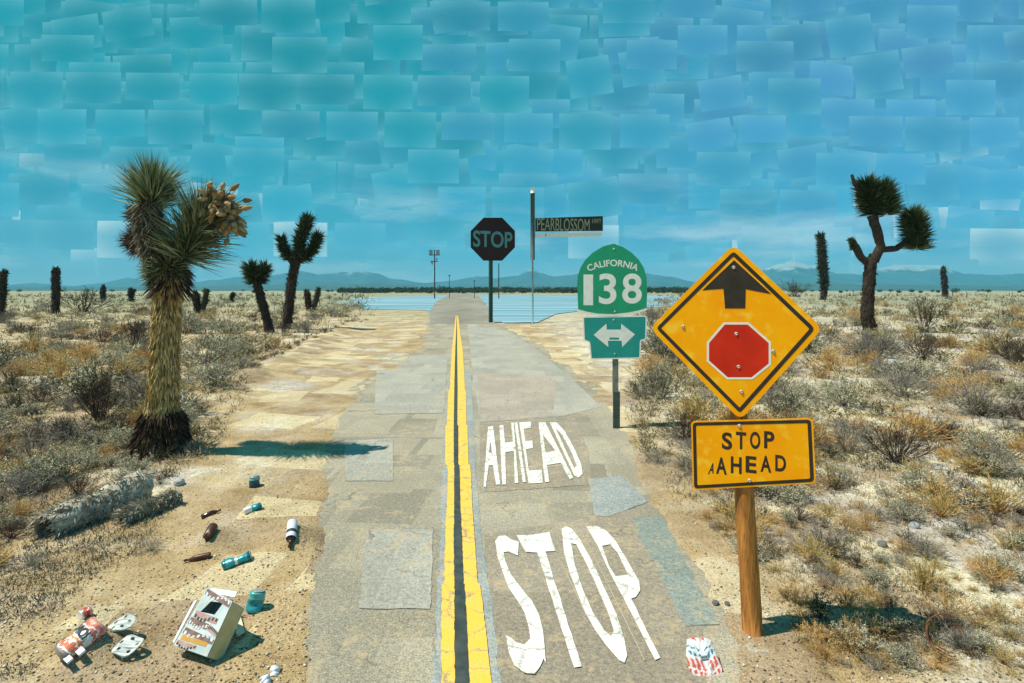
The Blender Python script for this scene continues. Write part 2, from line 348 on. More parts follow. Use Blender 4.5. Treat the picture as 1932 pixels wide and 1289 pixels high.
# road edges, traced where they lie on the ground: (Y, X)
LEFT_PX = [(560, 1500), (600, 1289), (615, 1100), (622, 930), (632, 830), (650, 780), (690, 735), (745, 700), (792, 672), (806, 645), (812, 620), (818, 600)]
RIGHT_PX = [(1400, 1500), (1372, 1289), (1352, 1180), (1290, 1060), (1238, 960), (1190, 880), (1168, 825), (1140, 762), (1072, 700), (1008, 650), (960, 622), (935, 606)]
LY = np.array([G(*p).y for p in LEFT_PX]); LX = np.array([G(*p).x for p in LEFT_PX])
RY = np.array([G(*p).y for p in RIGHT_PX]); RX = np.array([G(*p).x for p in RIGHT_PX])
MOUNDS = []          # (x, y, radius, height): little rises that prop up the litter
def gh(x, y):
    x = np.asarray(x, float); y = np.asarray(y, float)
    l = np.interp(y, LY, LX); r = np.interp(y, RY, RX)
    wob = .16*fbm(x*1.5, y*1.5, 40)+.08*fbm(x*5, y*5, 44)
    d = np.maximum(l-x, x-r)+wob*np.clip(y/8, .6, 3)
    inside = np.clip((d+.10)/.25, 0, 1); inside = inside*inside*(3-2*inside)
    amp = np.clip(d/3, 0, 1)
    hh = .014*fbm(x*3, y*3, 3)+.008*fbm(x*11, y*11, 9)+amp*(.16*fbm(x*.3, y*.3, 5, 5)+.055*fbm(x*1.3, y*1.3, 7))
    farm = np.clip((y-70)/300, 0, 1); hh = hh+farm*amp*.7*fbm(x*.02, y*.02, 15, 3)
    for (mx, my, mr, mh) in MOUNDS:
        hh = hh+mh*np.exp(-((x-mx)**2+(y-my)**2)/(mr*mr))
    # graded bank left of the road
    a = G(470, 715); b = G(690, 600); ab = b-a; L2 = ab.x**2+ab.y**2
    tt = np.clip(((x-a.x)*ab.x+(y-a.y)*ab.y)/L2, -.1, 1.15); dd = np.hypot(x-(a.x+tt*ab.x), y-(a.y+tt*ab.y))
    hh = hh+.30*np.exp(-(dd/.8)**2)*(.6+.6*fbm(x, y, 77))
    z = -.045+inside*(.055+hh)
    # the crossing and what lies beyond stay level
    ratio = x/np.maximum(y, 1)*F+966
    cz = np.clip((y-44)/4, 0, 1)*np.clip((ratio-640)/50, 0, 1)*np.clip((1900-ratio)/500, 0, 1)*np.clip((420-y)/60, 0, 1)
    return z*(1-cz)+cz*(-.06)
TRACE = []
def ghs(x, y): return float(gh(np.array([x]), np.array([y]))[0])

# ------------------------------------------------------------------ litter placement (needs its mounds before the ground is made)
def lay(px0, py0, px1, py1, k=.5):
    """axis of a thing lying on the ground from its near pixel to its far pixel, propped on a small rise"""
    g = G(px0, py0); s = g.y/F; tan = (py0-HY)/F
    dz = (py0-py1)*s/(1+tan/k); dy = dz/k if dz > 0 else dz/k
    a = Vector(g); b = a+Vector(((px1-px0)*s, dy, 0))
    return a, b, dz
LAY = {}
def plan(key, *a, k=.5, mr=.16):
    p, q, dz = lay(*a, k=k); LAY[key] = (p, q, dz)
    if abs(dz) > .01: MOUNDS.append((q.x, q.y, mr+.3*abs(dz), dz*1.0))
plan('bottle_a', 380, 980, 409, 966); plan('bottle_b', 388, 1033, 386, 995, k=.7); plan('bottle_c', 347, 1060, 392, 1050)
plan('bottle_w', 547, 1048, 533, 990, k=.7); plan('can_t1', 420, 1075, 464, 1057); plan('can_t2', 460, 974, 486, 960)
plan('tube', 112, 1272, 150, 1192, k=.8); plan('can_r', 150, 1184, 158, 1162, k=.9)
# ------------------------------------------------------------------ ground sheet
def axis_pts(a0, a1, step, far, growth):
    c = list(np.arange(a0, a1+1e-6, step)); s = step
    while c[-1] < far: s *= growth; c.append(c[-1]+s)
    return c
xr = axis_pts(0, 5, .07, 12000, 1.055); xs = np.array([-v for v in xr[:0:-1]]+xr)
yf = axis_pts(3.0, 10, .07, 11500, 1.035); yb = [-300, -120, -50, -20, -8, -3, 0, 1.5, 2.3]; ys = np.array(yb+yf)
XX, YY = np.meshgrid(xs, ys); ZZ = gh(XX, YY); ZZ[YY < 1] = 0
nx, ny = len(xs), len(ys); ii = (np.arange(ny-1)[:, None]*nx+np.arange(nx-1)[None, :]).ravel()
gm = fast_mesh('desert_ground', np.stack([XX, YY, ZZ], -1).reshape(-1, 3), np.stack([ii, ii+1, ii+nx+1, ii+nx], 1)); smooth(gm)
obj('ground', gm, M['sand'], kind='structure')

# main road: a sheet between the traced edges, spread a little under the sand
def strip(name, L, Rr, z, m, rows=None, cols=14, **props):
    a = Acc(); n = len(L)
    v = []
    for p, q in zip(L, Rr):
        for k in range(cols+1): t = k/cols; v.append((p[0]+(q[0]-p[0])*t, p[1]+(q[1]-p[1])*t, z))
    f = [(i*(cols+1)+k, i*(cols+1)+k+1, (i+1)*(cols+1)+k+1, (i+1)*(cols+1)+k) for i in range(n-1) for k in range(cols)]
    return obj(name, mesh_from(name, v, f), m, **props)
yy = np.concatenate([np.linspace(G(0, 1500).y, 12, 60), np.geomspace(12.3, 49, 50)])
strip('road', [(np.interp(y, LY, LX)-.5, y) for y in yy], [(np.interp(y, RY, RX)+.45, y) for y in yy], 0.0, M['asphalt'], kind='structure')
def sheet(name, pxs, z, m, jitter=0.0, parent=None, holes=(), **props):
    """flat sheet on the ground with the outline traced in photograph pixels"""
    def loop(pp):
        out = []
        for i in range(len(pp)):
            a = G(*pp[i]); b = G(*pp[(i+1) % len(pp)])
            n = max(1, int((b-a).length/.12)) if jitter else 1; n = min(n, 60)
            for k in range(n):
                p = a.lerp(b, k/n); j = jitter*min(1, (a-b).length)
                out.append(Vector((p.x+random.uniform(-j, j), p.y+random.uniform(-j, j)*1.5, z)))
        return out
    loops = [loop(pxs)]+[loop(h) for h in holes]; flat = [p for l in loops for p in l]
    tr = geometry.tessellate_polygon(loops); f = []
    for t in tr:
        a, b, c = (flat[i] for i in t); f.append(tuple(t) if (b-a).cross(c-a).z > 0 else tuple(reversed(t)))
    return obj(name, mesh_from(name, flat, f), m, parent, **props)
ST = dict(kind='structure')
# the highway crossing ahead, and the road going on beyond it
sheet('crossing_road', [(620, 572), (690, 583), (805, 585), (815, 609), (1012, 609), (1050, 592), (1110, 585), (1260, 579), (1380, 566), (1250, 558), (925, 556.5), (720, 560), (640, 564)], .0, M['highway'], **ST)
sheet('road_beyond', [(812, 611), (809, 590), (822, 570), (850, 555), (873, 550), (886, 550), (902, 558), (918, 574), (934, 611)], .012, M['far_road'], **ST)
# resurfaced areas of the road, each a sheet of its own colour
sheet('asphalt_patch', [(882, 610), (962, 626), (1012, 660), (1078, 714), (1134, 768), (1060, 786), (906, 798), (893, 720)], .004, M['asphalt_grey'], .008, **ST)
M['asphalt_pink'] = asphalt_material('warm_grey_asphalt', (.32, .275, .225), (.40, .355, .30), (.37, .325, .27), .16, 2)
sheet('asphalt_patch', [(900, 706), (1030, 708), (1052, 720), (1040, 786), (908, 797)], .007, M['asphalt_pink'], .006, **ST)
sheet('asphalt_patch', [(905, 800), (1085, 792), (1110, 850), (1118, 915), (905, 930)], .004, M['asphalt_brown'], .01, **ST)
sheet('asphalt_patch', [(912, 1010), (1120, 975), (1200, 960), (1262, 1085), (1325, 1180), (1330, 1289), (1345, 1420), (955, 1420), (945, 1289), (925, 1120)], .004, M['asphalt_brown'], .01, **ST)
sheet('asphalt_patch', [(1190, 980), (1248, 976), (1358, 1180), (1292, 1182)], .007, M['asphalt_teal'], .008, **ST)
sheet('asphalt_patch', [(1110, 905), (1175, 898), (1222, 948), (1150, 975), (1122, 975)], .007, M['asphalt_blue'], .008, **ST)
sheet('asphalt_patch', [(888, 700), (899, 900), (908, 1010), (925, 1120), (945, 1289), (955, 1420), (790, 1420), (815, 1289), (828, 1080), (835, 850), (848, 700)], .005, M['asphalt_blue'], .012, **ST)
sheet('asphalt_patch', [(712, 672), (845, 672), (838, 780), (706, 782)], .007, M['asphalt_grey'], .008, **ST)
sheet('asphalt_patch', [(650, 832), (742, 828), (742, 908), (652, 908)], .007, M['asphalt_grey'], .008, **ST)
sheet('asphalt_patch', [(690, 1000), (818, 1000), (812, 1150), (676, 1150)], .007, M['asphalt_grey'], .008, **ST)
# double yellow line with the dark strip between, traced row by row with its small steps
ROWS = [(1420, 828, 856, 888, 940), (1289, 833, 858, 886, 927), (1195, 832, 857, 882, 917), (1106, 834, 857, 877, 906), (1103, 838, 857, 875, 901), (1010, 840, 856, 872, 895), (958, 843, 857, 869, 891), (900, 845, 857, 868, 889), (880, 844, 857, 867, 887), (878, 840, 856, 865, 884), (805, 840, 856, 865, 882), (803, 843, 856, 863, 880), (740, 846, 857, 863.5, 879), (735, 848.5, 857, 863.5, 877), (690, 851, 858, 863, 875), (660, 852.5, 859, 862.6, 873), (630, 856, 860.3, 862.5, 868), (606, 858.5, 861.3, 862.3, 865.5), (596, 860, 861.6, 862.2, 864)]
def rowpoly(i, j): return [(r[i], r[0]) for r in ROWS]+[(r[j], r[0]) for r in reversed(ROWS)]
def line_strip(name, i, j, z, m, jit, label=None):
    L, Q = [], []
    for a, b in zip(ROWS[:-1], ROWS[1:]):
        n = max(2, int(abs(G(900, a[0]).y-G(900, b[0]).y)/.04)); n = min(n, 90)
        for k in range(n):
            t = k/n; y = 1/((1-t)/(a[0]-HY)+t/(b[0]-HY)) if False else a[0]+(b[0]-a[0])*t
            g1 = G(a[i]+(b[i]-a[i])*t, y); g2 = G(a[j]+(b[j]-a[j])*t, y)
            L.append((g1.x+random.uniform(-jit, jit), g1.y)); Q.append((g2.x+random.uniform(-jit, jit), g2.y))
    return strip(name, L, Q, z, m, cols=1, kind='structure')
line_strip('tar_strip', 1, 3, .012, M['tar'], .0)
line_strip('yellow_line', 1, 2, .0165, M['yellow_paint'], .004)
line_strip('yellow_line', 3, 4, .0165, M['yellow_paint'], .003)
# painted words on the road, letter by letter
def Z1(p): return (580+p[0]/2.356, 900+p[1]/2.356)
def Z2(p): return (580+p[0]/2.683, 560+p[1]/2.683)
def letter(zf, outer, holes=(), z=.0135): 
    return sheet('painted_letter', [zf(p) for p in outer], z, M['white_paint'], .004, holes=[[zf(p) for p in h] for h in holes], **ST)
letter(Z1, [(835, 290), (850, 268), (880, 265), (910, 285), (940, 293), (936, 355), (915, 347), (895, 337), (872, 340), (880, 380), (905, 440), (950, 500), (1000, 560), (1030, 620), (1048, 690), (1055, 760), (1060, 835), (1050, 815), (1035, 850), (1010, 885), (965, 880), (920, 845), (895, 790), (883, 712), (905, 722), (925, 742), (965, 752), (990, 725), (985, 680), (965, 610), (935, 560), (895, 500), (868, 430), (845, 360)])
letter(Z1, [(930, 265), (1000, 262), (1075, 250), (1102, 335), (1058, 338), (1220, 850), (1185, 856), (1022, 342), (970, 338)])
letter(Z1, [(1130, 235), (1150, 224), (1175, 235), (1210, 280), (1260, 370), (1320, 500), (1375, 620), (1410, 730), (1422, 800), (1410, 835), (1385, 822), (1330, 760), (1280, 690), (1235, 610), (1200, 520), (1165, 430), (1140, 340)],
       [[(1172, 300), (1195, 305), (1240, 390), (1290, 500), (1340, 620), (1362, 690), (1350, 715), (1320, 690), (1270, 610), (1225, 510), (1190, 400)]])
letter(Z1, [(1240, 225), (1290, 225), (1330, 245), (1370, 290), (1430, 390), (1475, 470), (1480, 510), (1460, 540), (1440, 548), (1568, 812), (1545, 820), (1405, 545), (1370, 480), (1330, 400), (1290, 310)],
       [[(1310, 312), (1345, 305), (1380, 345), (1425, 440), (1370, 448), (1340, 400)]])
letter(Z2, [(914, 662), (940, 658), (976, 955), (954, 957), (940, 857), (917, 857), (904, 970), (892, 965)], [[(926, 730), (920, 793), (934, 791)]])
letter(Z2, [(972, 655), (992, 652), (1000, 742), (1041, 738), (1031, 640), (1044, 640), (1068, 946), (1050, 948), (1045, 785), (1002, 790), (1006, 955), (986, 957)])
letter(Z2, [(1048, 640), (1063, 638), (1106, 942), (1090, 943)])
letter(Z2, [(1072, 640), (1130, 635), (1132, 668), (1095, 672), (1103, 735), (1139, 731), (1141, 770), (1107, 776), (1121, 885), (1186, 880), (1192, 946), (1120, 951)])
letter(Z2, [(1170, 640), (1204, 638), (1345, 920), (1328, 928), (1283, 845), (1212, 856), (1224, 941), (1203, 943)], [[(1192, 700), (1206, 792), (1256, 784)]], .0135)
letter(Z2, [(1226, 638), (1262, 640), (1300, 680), (1345, 760), (1385, 850), (1393, 900), (1376, 920), (1352, 912)], [[(1256, 668), (1290, 704), (1332, 780), (1364, 858), (1350, 872)]])
sheet('pavement_seam', [Z1((1130, 390)), Z1((1133, 389)), Z1((1232, 600)), Z1((1229, 602))], .0135, M['seam'], **ST)
sheet('pavement_seam', [Z1((1262, 332)), Z1((1264, 331)), Z1((1501, 822)), Z1((1497, 824))], .0137, M['seam'], **ST)

# ------------------------------------------------------------------ mountains
PROFILE = [(-900, 520), (-400, 528), (0, 538), (60, 534), (140, 540), (200, 534), (240, 524), (300, 530), (350, 533), (450, 524), (510, 522), (560, 512), (600, 520), (640, 516), (690, 514), (740, 524), (800, 534), (860, 530), (905, 522), (960, 518), (1000, 511), (1045, 520), (1090, 516), (1160, 514), (1240, 516), (1300, 532), (1350, 534), (1420, 518), (1470, 500), (1500, 494), (1560, 508), (1620, 518), (1680, 504), (1780, 505), (1820, 516), (1932, 518), (2400, 500), (3000, 522)]
def ridge(y0, y1, profile, seed, scale, nx_=520, ny_=26):
    px = np.linspace(-900, 2900, nx_); pr = np.interp(px, [p[0] for p in profile], [p[1] for p in profile])
    v = []; xs_ = (px-966)/F
    for j in range(ny_+1):
        t = j/ny_; Y = y0+(y1-y0)*t
        env = math.sin(min(1, t*1.5)*math.pi/2)**.8*(1 if t < .7 else max(0, 1-(t-.7)/.3))
        X = xs_*Y; top = (HY-pr)*Y/F
        n = fbm(X/600, Y/600+np.zeros_like(X), seed, 6); rg = 1-np.abs(n)*1.5
        hgt = top*env*(.58+.5*rg)*scale + H
        hgt = np.where(np.full_like(hgt, j) == 0, -2, hgt)
        v.append(np.stack([X, np.full_like(X, Y), hgt], 1))
    v = np.concatenate(v); i2 = (np.arange(ny_)[:, None]*nx_+np.arange(nx_-1)[None, :]).ravel()
    return smooth(fast_mesh('ridge', v, np.stack([i2, i2+1, i2+nx_+1, i2+nx_], 1)))
mm, t, p = new_mat('mountain_rock'); tc = t.n.new('ShaderNodeTexCoord'); x, y, z = t.sep(tc.outputs['Object'])[:3]
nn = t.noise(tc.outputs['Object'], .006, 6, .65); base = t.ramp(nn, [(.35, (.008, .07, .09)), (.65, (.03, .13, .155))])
snow = t.ramp(t.math('ADD', t.math('DIVIDE', z, 260), t.math('MULTIPLY', t.math('SUBTRACT', nn, .5), 1.1)), [(.88, 0), (1.0, .45)])
t.l.new(t.mix(snow, base, (.62, .70, .74, 1)), p.inputs['Base Color']); p.inputs['Roughness'].default_value = .95
obj('mountains', ridge(6000, 7600, PROFILE, 3, 1.0), mm, kind='structure')
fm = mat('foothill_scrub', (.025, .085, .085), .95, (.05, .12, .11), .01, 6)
LOW = [(-900, 540), (0, 541), (200, 542), (500, 539), (690, 536), (760, 538), (800, 541), (1000, 540), (1200, 538), (1300, 541), (1500, 534), (1700, 538), (1932, 539), (2900, 540)]
obj('foothills', ridge(2600, 3600, LOW, 8, 1.0, 420, 14), fm, kind='structure')

# ------------------------------------------------------------------ blades, trees and shrubs
def rand_dirs(axis, a0, a1, n, rng):
    """unit vectors between angles a0 and a1 (degrees) off an axis (n,3)"""
    ref = np.where(np.abs(axis[:, 2:3]) < .9, [[0, 0, 1.]], [[1., 0, 0]]); u = np.cross(axis, ref); u /= np.linalg.norm(u, axis=1, keepdims=True)
    v = np.cross(axis, u); th = np.radians(rng.uniform(a0, a1, n))[:, None]; ph = rng.uniform(0, 2*np.pi, n)[:, None]
    return axis*np.cos(th)+(u*np.cos(ph)+v*np.sin(ph))*np.sin(th)
def blades(orig, dirs, length, width, rng, droop=.0):
    """narrow pointed leaves: 5 vertices, two quads' worth of triangles each"""
    n = len(orig); s = np.cross(dirs, rng.normal(size=(n, 3))); s /= np.linalg.norm(s, axis=1, keepdims=True)+1e-9
    L = length[:, None]; W = width[:, None]; mid = orig+dirs*L*.45; tip = orig+dirs*L; tip[:, 2] -= (droop*L*L[:, :1])[:, 0] if droop else 0
    v = np.stack([orig-s*W*.5, orig+s*W*.5, mid+s*W*.55, mid-s*W*.55, tip], 1).reshape(-1, 3)
    b = np.arange(n)[:, None]*5; f = np.concatenate([b+np.array([[0, 1, 2]]), b+np.array([[0, 2, 3]]), b+np.array([[3, 2, 4]])])
    return v, f
class Soup:
    def __init__(s): s.v = []; s.f = []; s.n = 0
    def add(s, v, f): s.v.append(np.asarray(v, float)); s.f.append(np.asarray(f)+s.n); s.n += len(v)
    def mesh(s, name='mesh'): return fast_mesh(name, np.concatenate(s.v), np.concatenate(s.f))
def along(path, n, rng, t0=0., t1=1.):
    P_ = np.array([tuple(p) for p in path], float); seg = np.linalg.norm(np.diff(P_, axis=0), axis=1); c = np.concatenate([[0], np.cumsum(seg)])
    s = rng.uniform(t0, t1, n)*c[-1]; i = np.clip(np.searchsorted(c, s)-1, 0, len(seg)-1); t = ((s-c[i])/seg[i])[:, None]
    d = (P_[i+1]-P_[i])/seg[i][:, None]; return P_[i]*(1-t)+P_[i+1]*t, d, s/c[-1]
M['leaf'] = isl_mat('joshua_leaf', [(.035, .06, .025), (.09, .135, .055), (.17, .21, .10), (.28, .31, .17), (.42, .43, .27)], .5, .4)
M['leaf_far'] = isl_mat('joshua_leaf_far', [(.014, .030, .012), (.03, .055, .02), (.055, .085, .03), (.11, .13, .045)], .6, .3)
M['dead_leaf'] = isl_mat('dead_leaf', [(.06, .045, .03), (.16, .13, .085), (.30, .26, .17), (.22, .20, .15)], .8)
M['dark_dead'] = isl_mat('dark_dead_leaf', [(.018, .010, .007), (.05, .025, .016), (.09, .05, .03)], .8)
M['bark_strip'] = isl_mat('bark_strip', [(.10, .065, .03), (.36, .25, .09), (.62, .45, .18), (.52, .37, .17), (.20, .15, .09)], .85)
M['bark'] = mat('bark', (.30, .22, .11), .9, (.10, .07, .04), 14, 6, .03, 22, stretch=(1, 1, .22))
M['dark_bark'] = mat('dark_bark', (.055, .038, .025), .9, (.022, .017, .013), 9, 6, .03, 14, stretch=(1, 1, .4))
M['pod'] = isl_mat('seed_pod', [(.20, .12, .05), (.36, .24, .11), (.50, .37, .20)], .7)
def bpath(D, pts, dy=None, base=None):
    """branch path traced in the photograph at distance D, in the tree's own frame"""
    out = []
    for i, q in enumerate(pts):
        y = q[2] if len(q) > 2 else 0
        out.append(((q[0]-base[0])*D/F, y, (base[1]-q[1])*D/F))
    return out
def bumpy_tube(path, rad, seed, n=20, sub=6, amp=.08):
    P_ = [Vector(p) for p in path]; pts = []; rr = []
    for i in range(len(P_)-1):
        for k in range(sub): t = k/sub; pts.append(P_[i].lerp(P_[i+1], t)); rr.append(rad[i]*(1-t)+rad[i+1]*t)
    pts.append(P_[-1]); rr.append(rad[-1]); v, f = tube(pts, rr, n, False); v2 = []
    for i, p in enumerate(v):
        c = pts[i//n]; d = Vector(p)-c; k = 1+amp*float(fbm(np.array([(i % n)*1.7+seed]), np.array([(i//n)*.8]), seed, 3)[0])*2; v2.append(c+d*k)
    return v2, f
# --- the big Joshua tree on the left
def big_tree():
    rng = np.random.default_rng(11); base = (306, 860); g = G(*base); D = g.y; s = D/F
    T = thing('joshua_tree', 'tallest Joshua tree with shaggy golden trunk and hanging tan seed pods left of the road', 'tree', (g.x, g.y, ghs(g.x, g.y)-.05))
    B = lambda pts: bpath(D, pts, base=base)
    trunk = B([(306, 872), (304, 838), (306, 780), (308, 720), (312, 640), (316, 560), (314, 505)]); tr = [x*s for x in (48, 35, 24, 22.5, 22, 21, 24)]
    v, f = bumpy_tube(trunk, tr, 3, 22); obj('trunk', smooth(mesh_from('trunk', v, f)), M['bark'], T)
    # shag: narrow dry leaf bases hugging the trunk, pointing down
    sp = Soup(); n = 8200; o, d, t_ = along(trunk, n, rng, .02, 1); rad = np.interp(t_, np.linspace(0, 1, len(tr)), tr)*1.03
    ph = rng.uniform(0, 2*np.pi, n); out = np.stack([np.cos(ph), np.sin(ph), np.zeros(n)], 1); o = o+out*rad[:, None]
    dr = -d*1.0+out*rng.uniform(.04, .26, n)[:, None]+rng.normal(0, .10, (n, 3)); dr /= np.linalg.norm(dr, axis=1, keepdims=True)
    sp.add(*blades(o, dr, rng.uniform(7, 18, n)*s, rng.uniform(1.5, 3.2, n)*s, rng)); obj('bark_shag', sp.mesh(), M['bark_strip'], T, kind='stuff')
    sp = Soup(); n = 2600; o, d, t_ = along(trunk, n, rng, .0, .26); ph = rng.uniform(0, 2*np.pi, n); out = np.stack([np.cos(ph), np.sin(ph), np.zeros(n)], 1)
    o = o+out*(np.interp(t_, np.linspace(0, 1, len(tr)), tr)*1.1)[:, None]; dr = -d+out*rng.uniform(.3, 1.0, n)[:, None]; dr /= np.linalg.norm(dr, axis=1, keepdims=True)
    sp.add(*blades(o, dr, rng.uniform(9, 24, n)*s, rng.uniform(1.4, 2.6, n)*s, rng)); obj('base_thatch', sp.mesh(), M['dark_dead'], T, kind='stuff')
    # limbs
    limbs = Acc(); L1 = B([(308, 520), (292, 470, -.05), (284, 420, -.08), (284, 372, -.08)]); limbs.add(*bumpy_tube(L1, [26*s, 22*s, 19*s, 14*s], 5, 14))
    L2 = B([(318, 520), (338, 485, .05), (358, 445, .1), (376, 410, .1)]); limbs.add(*bumpy_tube(L2, [24*s, 15*s, 12*s, 9*s], 6, 12))
    L3 = B([(298, 505), (268, 478, .25), (246, 455, .3)]); limbs.add(*bumpy_tube(L3, [16*s, 12*s, 8*s], 7, 10))
    L4 = B([(290, 450), (262, 425, .2), (245, 405, .2)]); limbs.add(*bumpy_tube(L4, [12*s, 9*s, 6*s], 8, 10))
    obj('limb', smooth(limbs.mesh()), M['dark_bark'], T)
    sp = Soup()
    def crown(path, n, a0, a1, l0, l1, t0=0., droop=0, w=(1.3, 2.3), spread=6):
        o, d, t_ = along(path, n, rng, t0, 1); o = o+rng.normal(0, spread*s*.4, (n, 3)); dirs = rand_dirs(d, a0, a1, n, rng)
        # leaves at the tip stand up, leaves lower down spread out
        k = t_[:, None]; dirs = dirs*(1.25-k*.6)+d*k*.55; dirs /= np.linalg.norm(dirs, axis=1, keepdims=True)
        return blades(o, dirs, rng.uniform(l0, l1, n)*s, rng.uniform(*w, n)*s, rng, droop)
    sp.add(*crown(B([(284, 400), (286, 358)]), 1050, 6, 96, 50, 86, .1, w=(1.7, 2.7)))
    obj('crown', sp.mesh(), M['leaf'], T)
    sp = Soup(); sp.add(*crown(B([(342, 500, 0), (358, 455, .05), (378, 415, .05)]), 1500, 10, 104, 56, 104, .05, 0, w=(1.6, 2.6))); obj('crown', sp.mesh(), M['leaf'], T)
    sp = Soup(); sp.add(*crown(B([(262, 460, .2), (238, 452, .3)]), 1300, 15, 110, 24, 46)); sp.add(*crown(B([(262, 412, .2), (240, 402, .3)]), 1000, 15, 110, 22, 40)); obj('crown', sp.mesh(), M['dark_dead'], T)
    # skirts of dead grey leaves below the live heads
    sp = Soup(); n = 3600; o, d, t_ = along(B([(312, 515), (294, 470, -.05), (284, 415, -.08), (283, 385, -.08)]), n, rng); dirs = rand_dirs(-d, 10, 62, n, rng)
    o = o+rand_dirs(d, 85, 95, n, rng)*(15*s); sp.add(*blades(o, dirs, rng.uniform(18, 40, n)*s, rng.uniform(1.2, 2.2, n)*s, rng)); obj('leaf_skirt', sp.mesh(), M['dead_leaf'], T)
    sp = Soup(); n = 1300; o, d, t_ = along(B([(314, 522), (314, 498)]), n, rng); dirs = rand_dirs(d, 60, 125, n, rng); sp.add(*blades(o+dirs*18*s, dirs, rng.uniform(18, 36, n)*s, rng.uniform(1.2, 2.2, n)*s, rng, .2)); obj('leaf_skirt', sp.mesh(), M['leaf'], T)
    sp = Soup(); n = 420; o, d, t_ = along(B([(322, 560), (320, 505)]), n, rng); ph = rng.uniform(0, 2*np.pi, n); out = np.stack([np.cos(ph), np.sin(ph)*.9, np.zeros(n)], 1)
    dirs = out*.8+np.array([[0, 0, -1.]])*.8; sp.add(*blades(o+out*28*s, dirs/1.13, rng.uniform(14, 30, n)*s, rng.uniform(1.2, 2.2, n)*s, rng)); obj('leaf_skirt', sp.mesh(), M['dark_dead'], T)
    # seed cluster hanging over the right-hand head
    st = Acc(); c0 = B([(366, 405, .05), (385, 385, 0), (405, 380, 0), (425, 395, 0), (440, 420, 0)]); st.add(*tube(c0, [4*s, 3.5*s, 3*s, 2.5*s, 2*s], 7)); pods = []
    r2 = random.Random(5)
    for k in range(130):
        t_ = r2.uniform(.25, 1); i = min(3, int(t_*4)); a = Vector(c0[i]).lerp(Vector(c0[i+1]), t_*4-i)
        e = a+Vector((r2.gauss(.0, 9)*s+3*s, r2.gauss(0, 11)*s, r2.gauss(-3, 14)*s)); pods.append((e, a)); st.add(*tube([a, (a+e)/2+Vector((0, 0, 2*s)), e], [1.0*s]*3, 4, False))
    obj('pod_stem', st.mesh(), M['bark'], T)
    pd = Acc()
    for e, a in pods:
        d = (e-a).normalized()+Vector((r2.gauss(0, .4), r2.gauss(0, .4), -.5)); d.normalize(); L = r2.uniform(14, 22)*s
        pd.add(*tube([e, e+d*L*.25, e+d*L*.7, e+d*L], [1.8*s, 5.4*s, 4.4*s, .8*s], 7))
    obj('seed_pods', smooth(pd.mesh()), M['pod'], T, kind='stuff')
    return T
big_tree()
# --- the other Joshua trees, each traced
def small_tree(base, limbs, label, leafy=(), group=None, bark='dark_bark', leaf='leaf_far', blen=(12, 20), dens=1.0, seed=1):
    rng = np.random.default_rng(seed); g = G(*base); D = g.y; s = D/F
    T = thing('joshua_tree', label, 'tree', (g.x, g.y, ghs(g.x, g.y)-.06)); 
    if group: T['group'] = group
    first = True
    for pts, rad in limbs:
        path = bpath(D, pts, base=base); v, f = bumpy_tube(path, [r*s*.82 for r in rad], seed+3, 10, 4, .1)
        obj('trunk' if first else 'limb', smooth(mesh_from('limb', v, f)), M[bark], T)
        if first:
            sp = Soup(); n = int(700*dens); o, d, t_ = along(path, n, rng); rr = np.interp(t_, np.linspace(0, 1, len(rad)), rad)*s*.82
            dirs = rand_dirs(-d, 15, 55, n, rng); o = o+rand_dirs(d, 85, 95, n, rng)*rr[:, None]; sp.add(*blades(o, dirs, rng.uniform(3, 8, n)*s, rng.uniform(.9, 1.8, n)*s, rng)); obj('bark_shag', sp.mesh(), M['dark_dead'], T, kind='stuff')
        first = False
    for pts, r, ln in leafy:
        path = bpath(D, pts, base=base); sp = Soup(); L = sum((Vector(a)-Vector(b)).length for a, b in zip(path[:-1], path[1:]))/s
        n = int((250+L*14)*dens*(ln[1]/14)); o, d, t_ = along(path, n, rng); dirs = rand_dirs(d, 25, 100, n, rng); k = t_[:, None]; dirs = dirs+d*k*.35; dirs /= np.linalg.norm(dirs, axis=1, keepdims=True)
        o = o+dirs*r*s*.45; sp.add(*blades(o, dirs, rng.uniform(ln[0]*1.1, ln[1]*1.25, n)*s, rng.uniform(1.0, 2.0, n)*s, rng)); obj('crown', sp.mesh(), M[leaf], T)
    return T
small_tree((540, 622), [([(540, 625), (545, 580), (552, 520), (560, 488)], [9, 10, 10, 10]), ([(556, 500), (540, 478), (533, 455)], [8, 7, 6]), ([(562, 490), (570, 450), (578, 415)], [9, 8, 7]), ([(566, 492), (588, 470), (598, 445)], [8, 7, 6])],
           'dark three-armed Joshua tree behind the dirt bank, taller of the pair', [([(548, 490), (536, 470), (531, 452)], 6, (7, 14)), ([(562, 495), (566, 455), (580, 414)], 7, (8, 16)), ([(572, 490), (590, 470), (600, 446)], 6, (7, 15)), ([(545, 560), (556, 500)], 6, (4, 9))], seed=21)
small_tree((508, 630), [([(510, 633), (500, 590), (488, 548), (484, 530)], [10, 9, 9, 9]), ([(488, 540), (474, 520), (470, 508)], [6, 6, 5]), ([(486, 540), (496, 520), (500, 508)], [6, 6, 5])],
           'leaning two-headed Joshua tree behind the dirt bank, shorter of the pair', [([(484, 535), (473, 508)], 6, (12, 20)), ([(486, 535), (500, 508)], 6, (10, 17)), ([(500, 590), (486, 545)], 6, (4, 8))], seed=22)
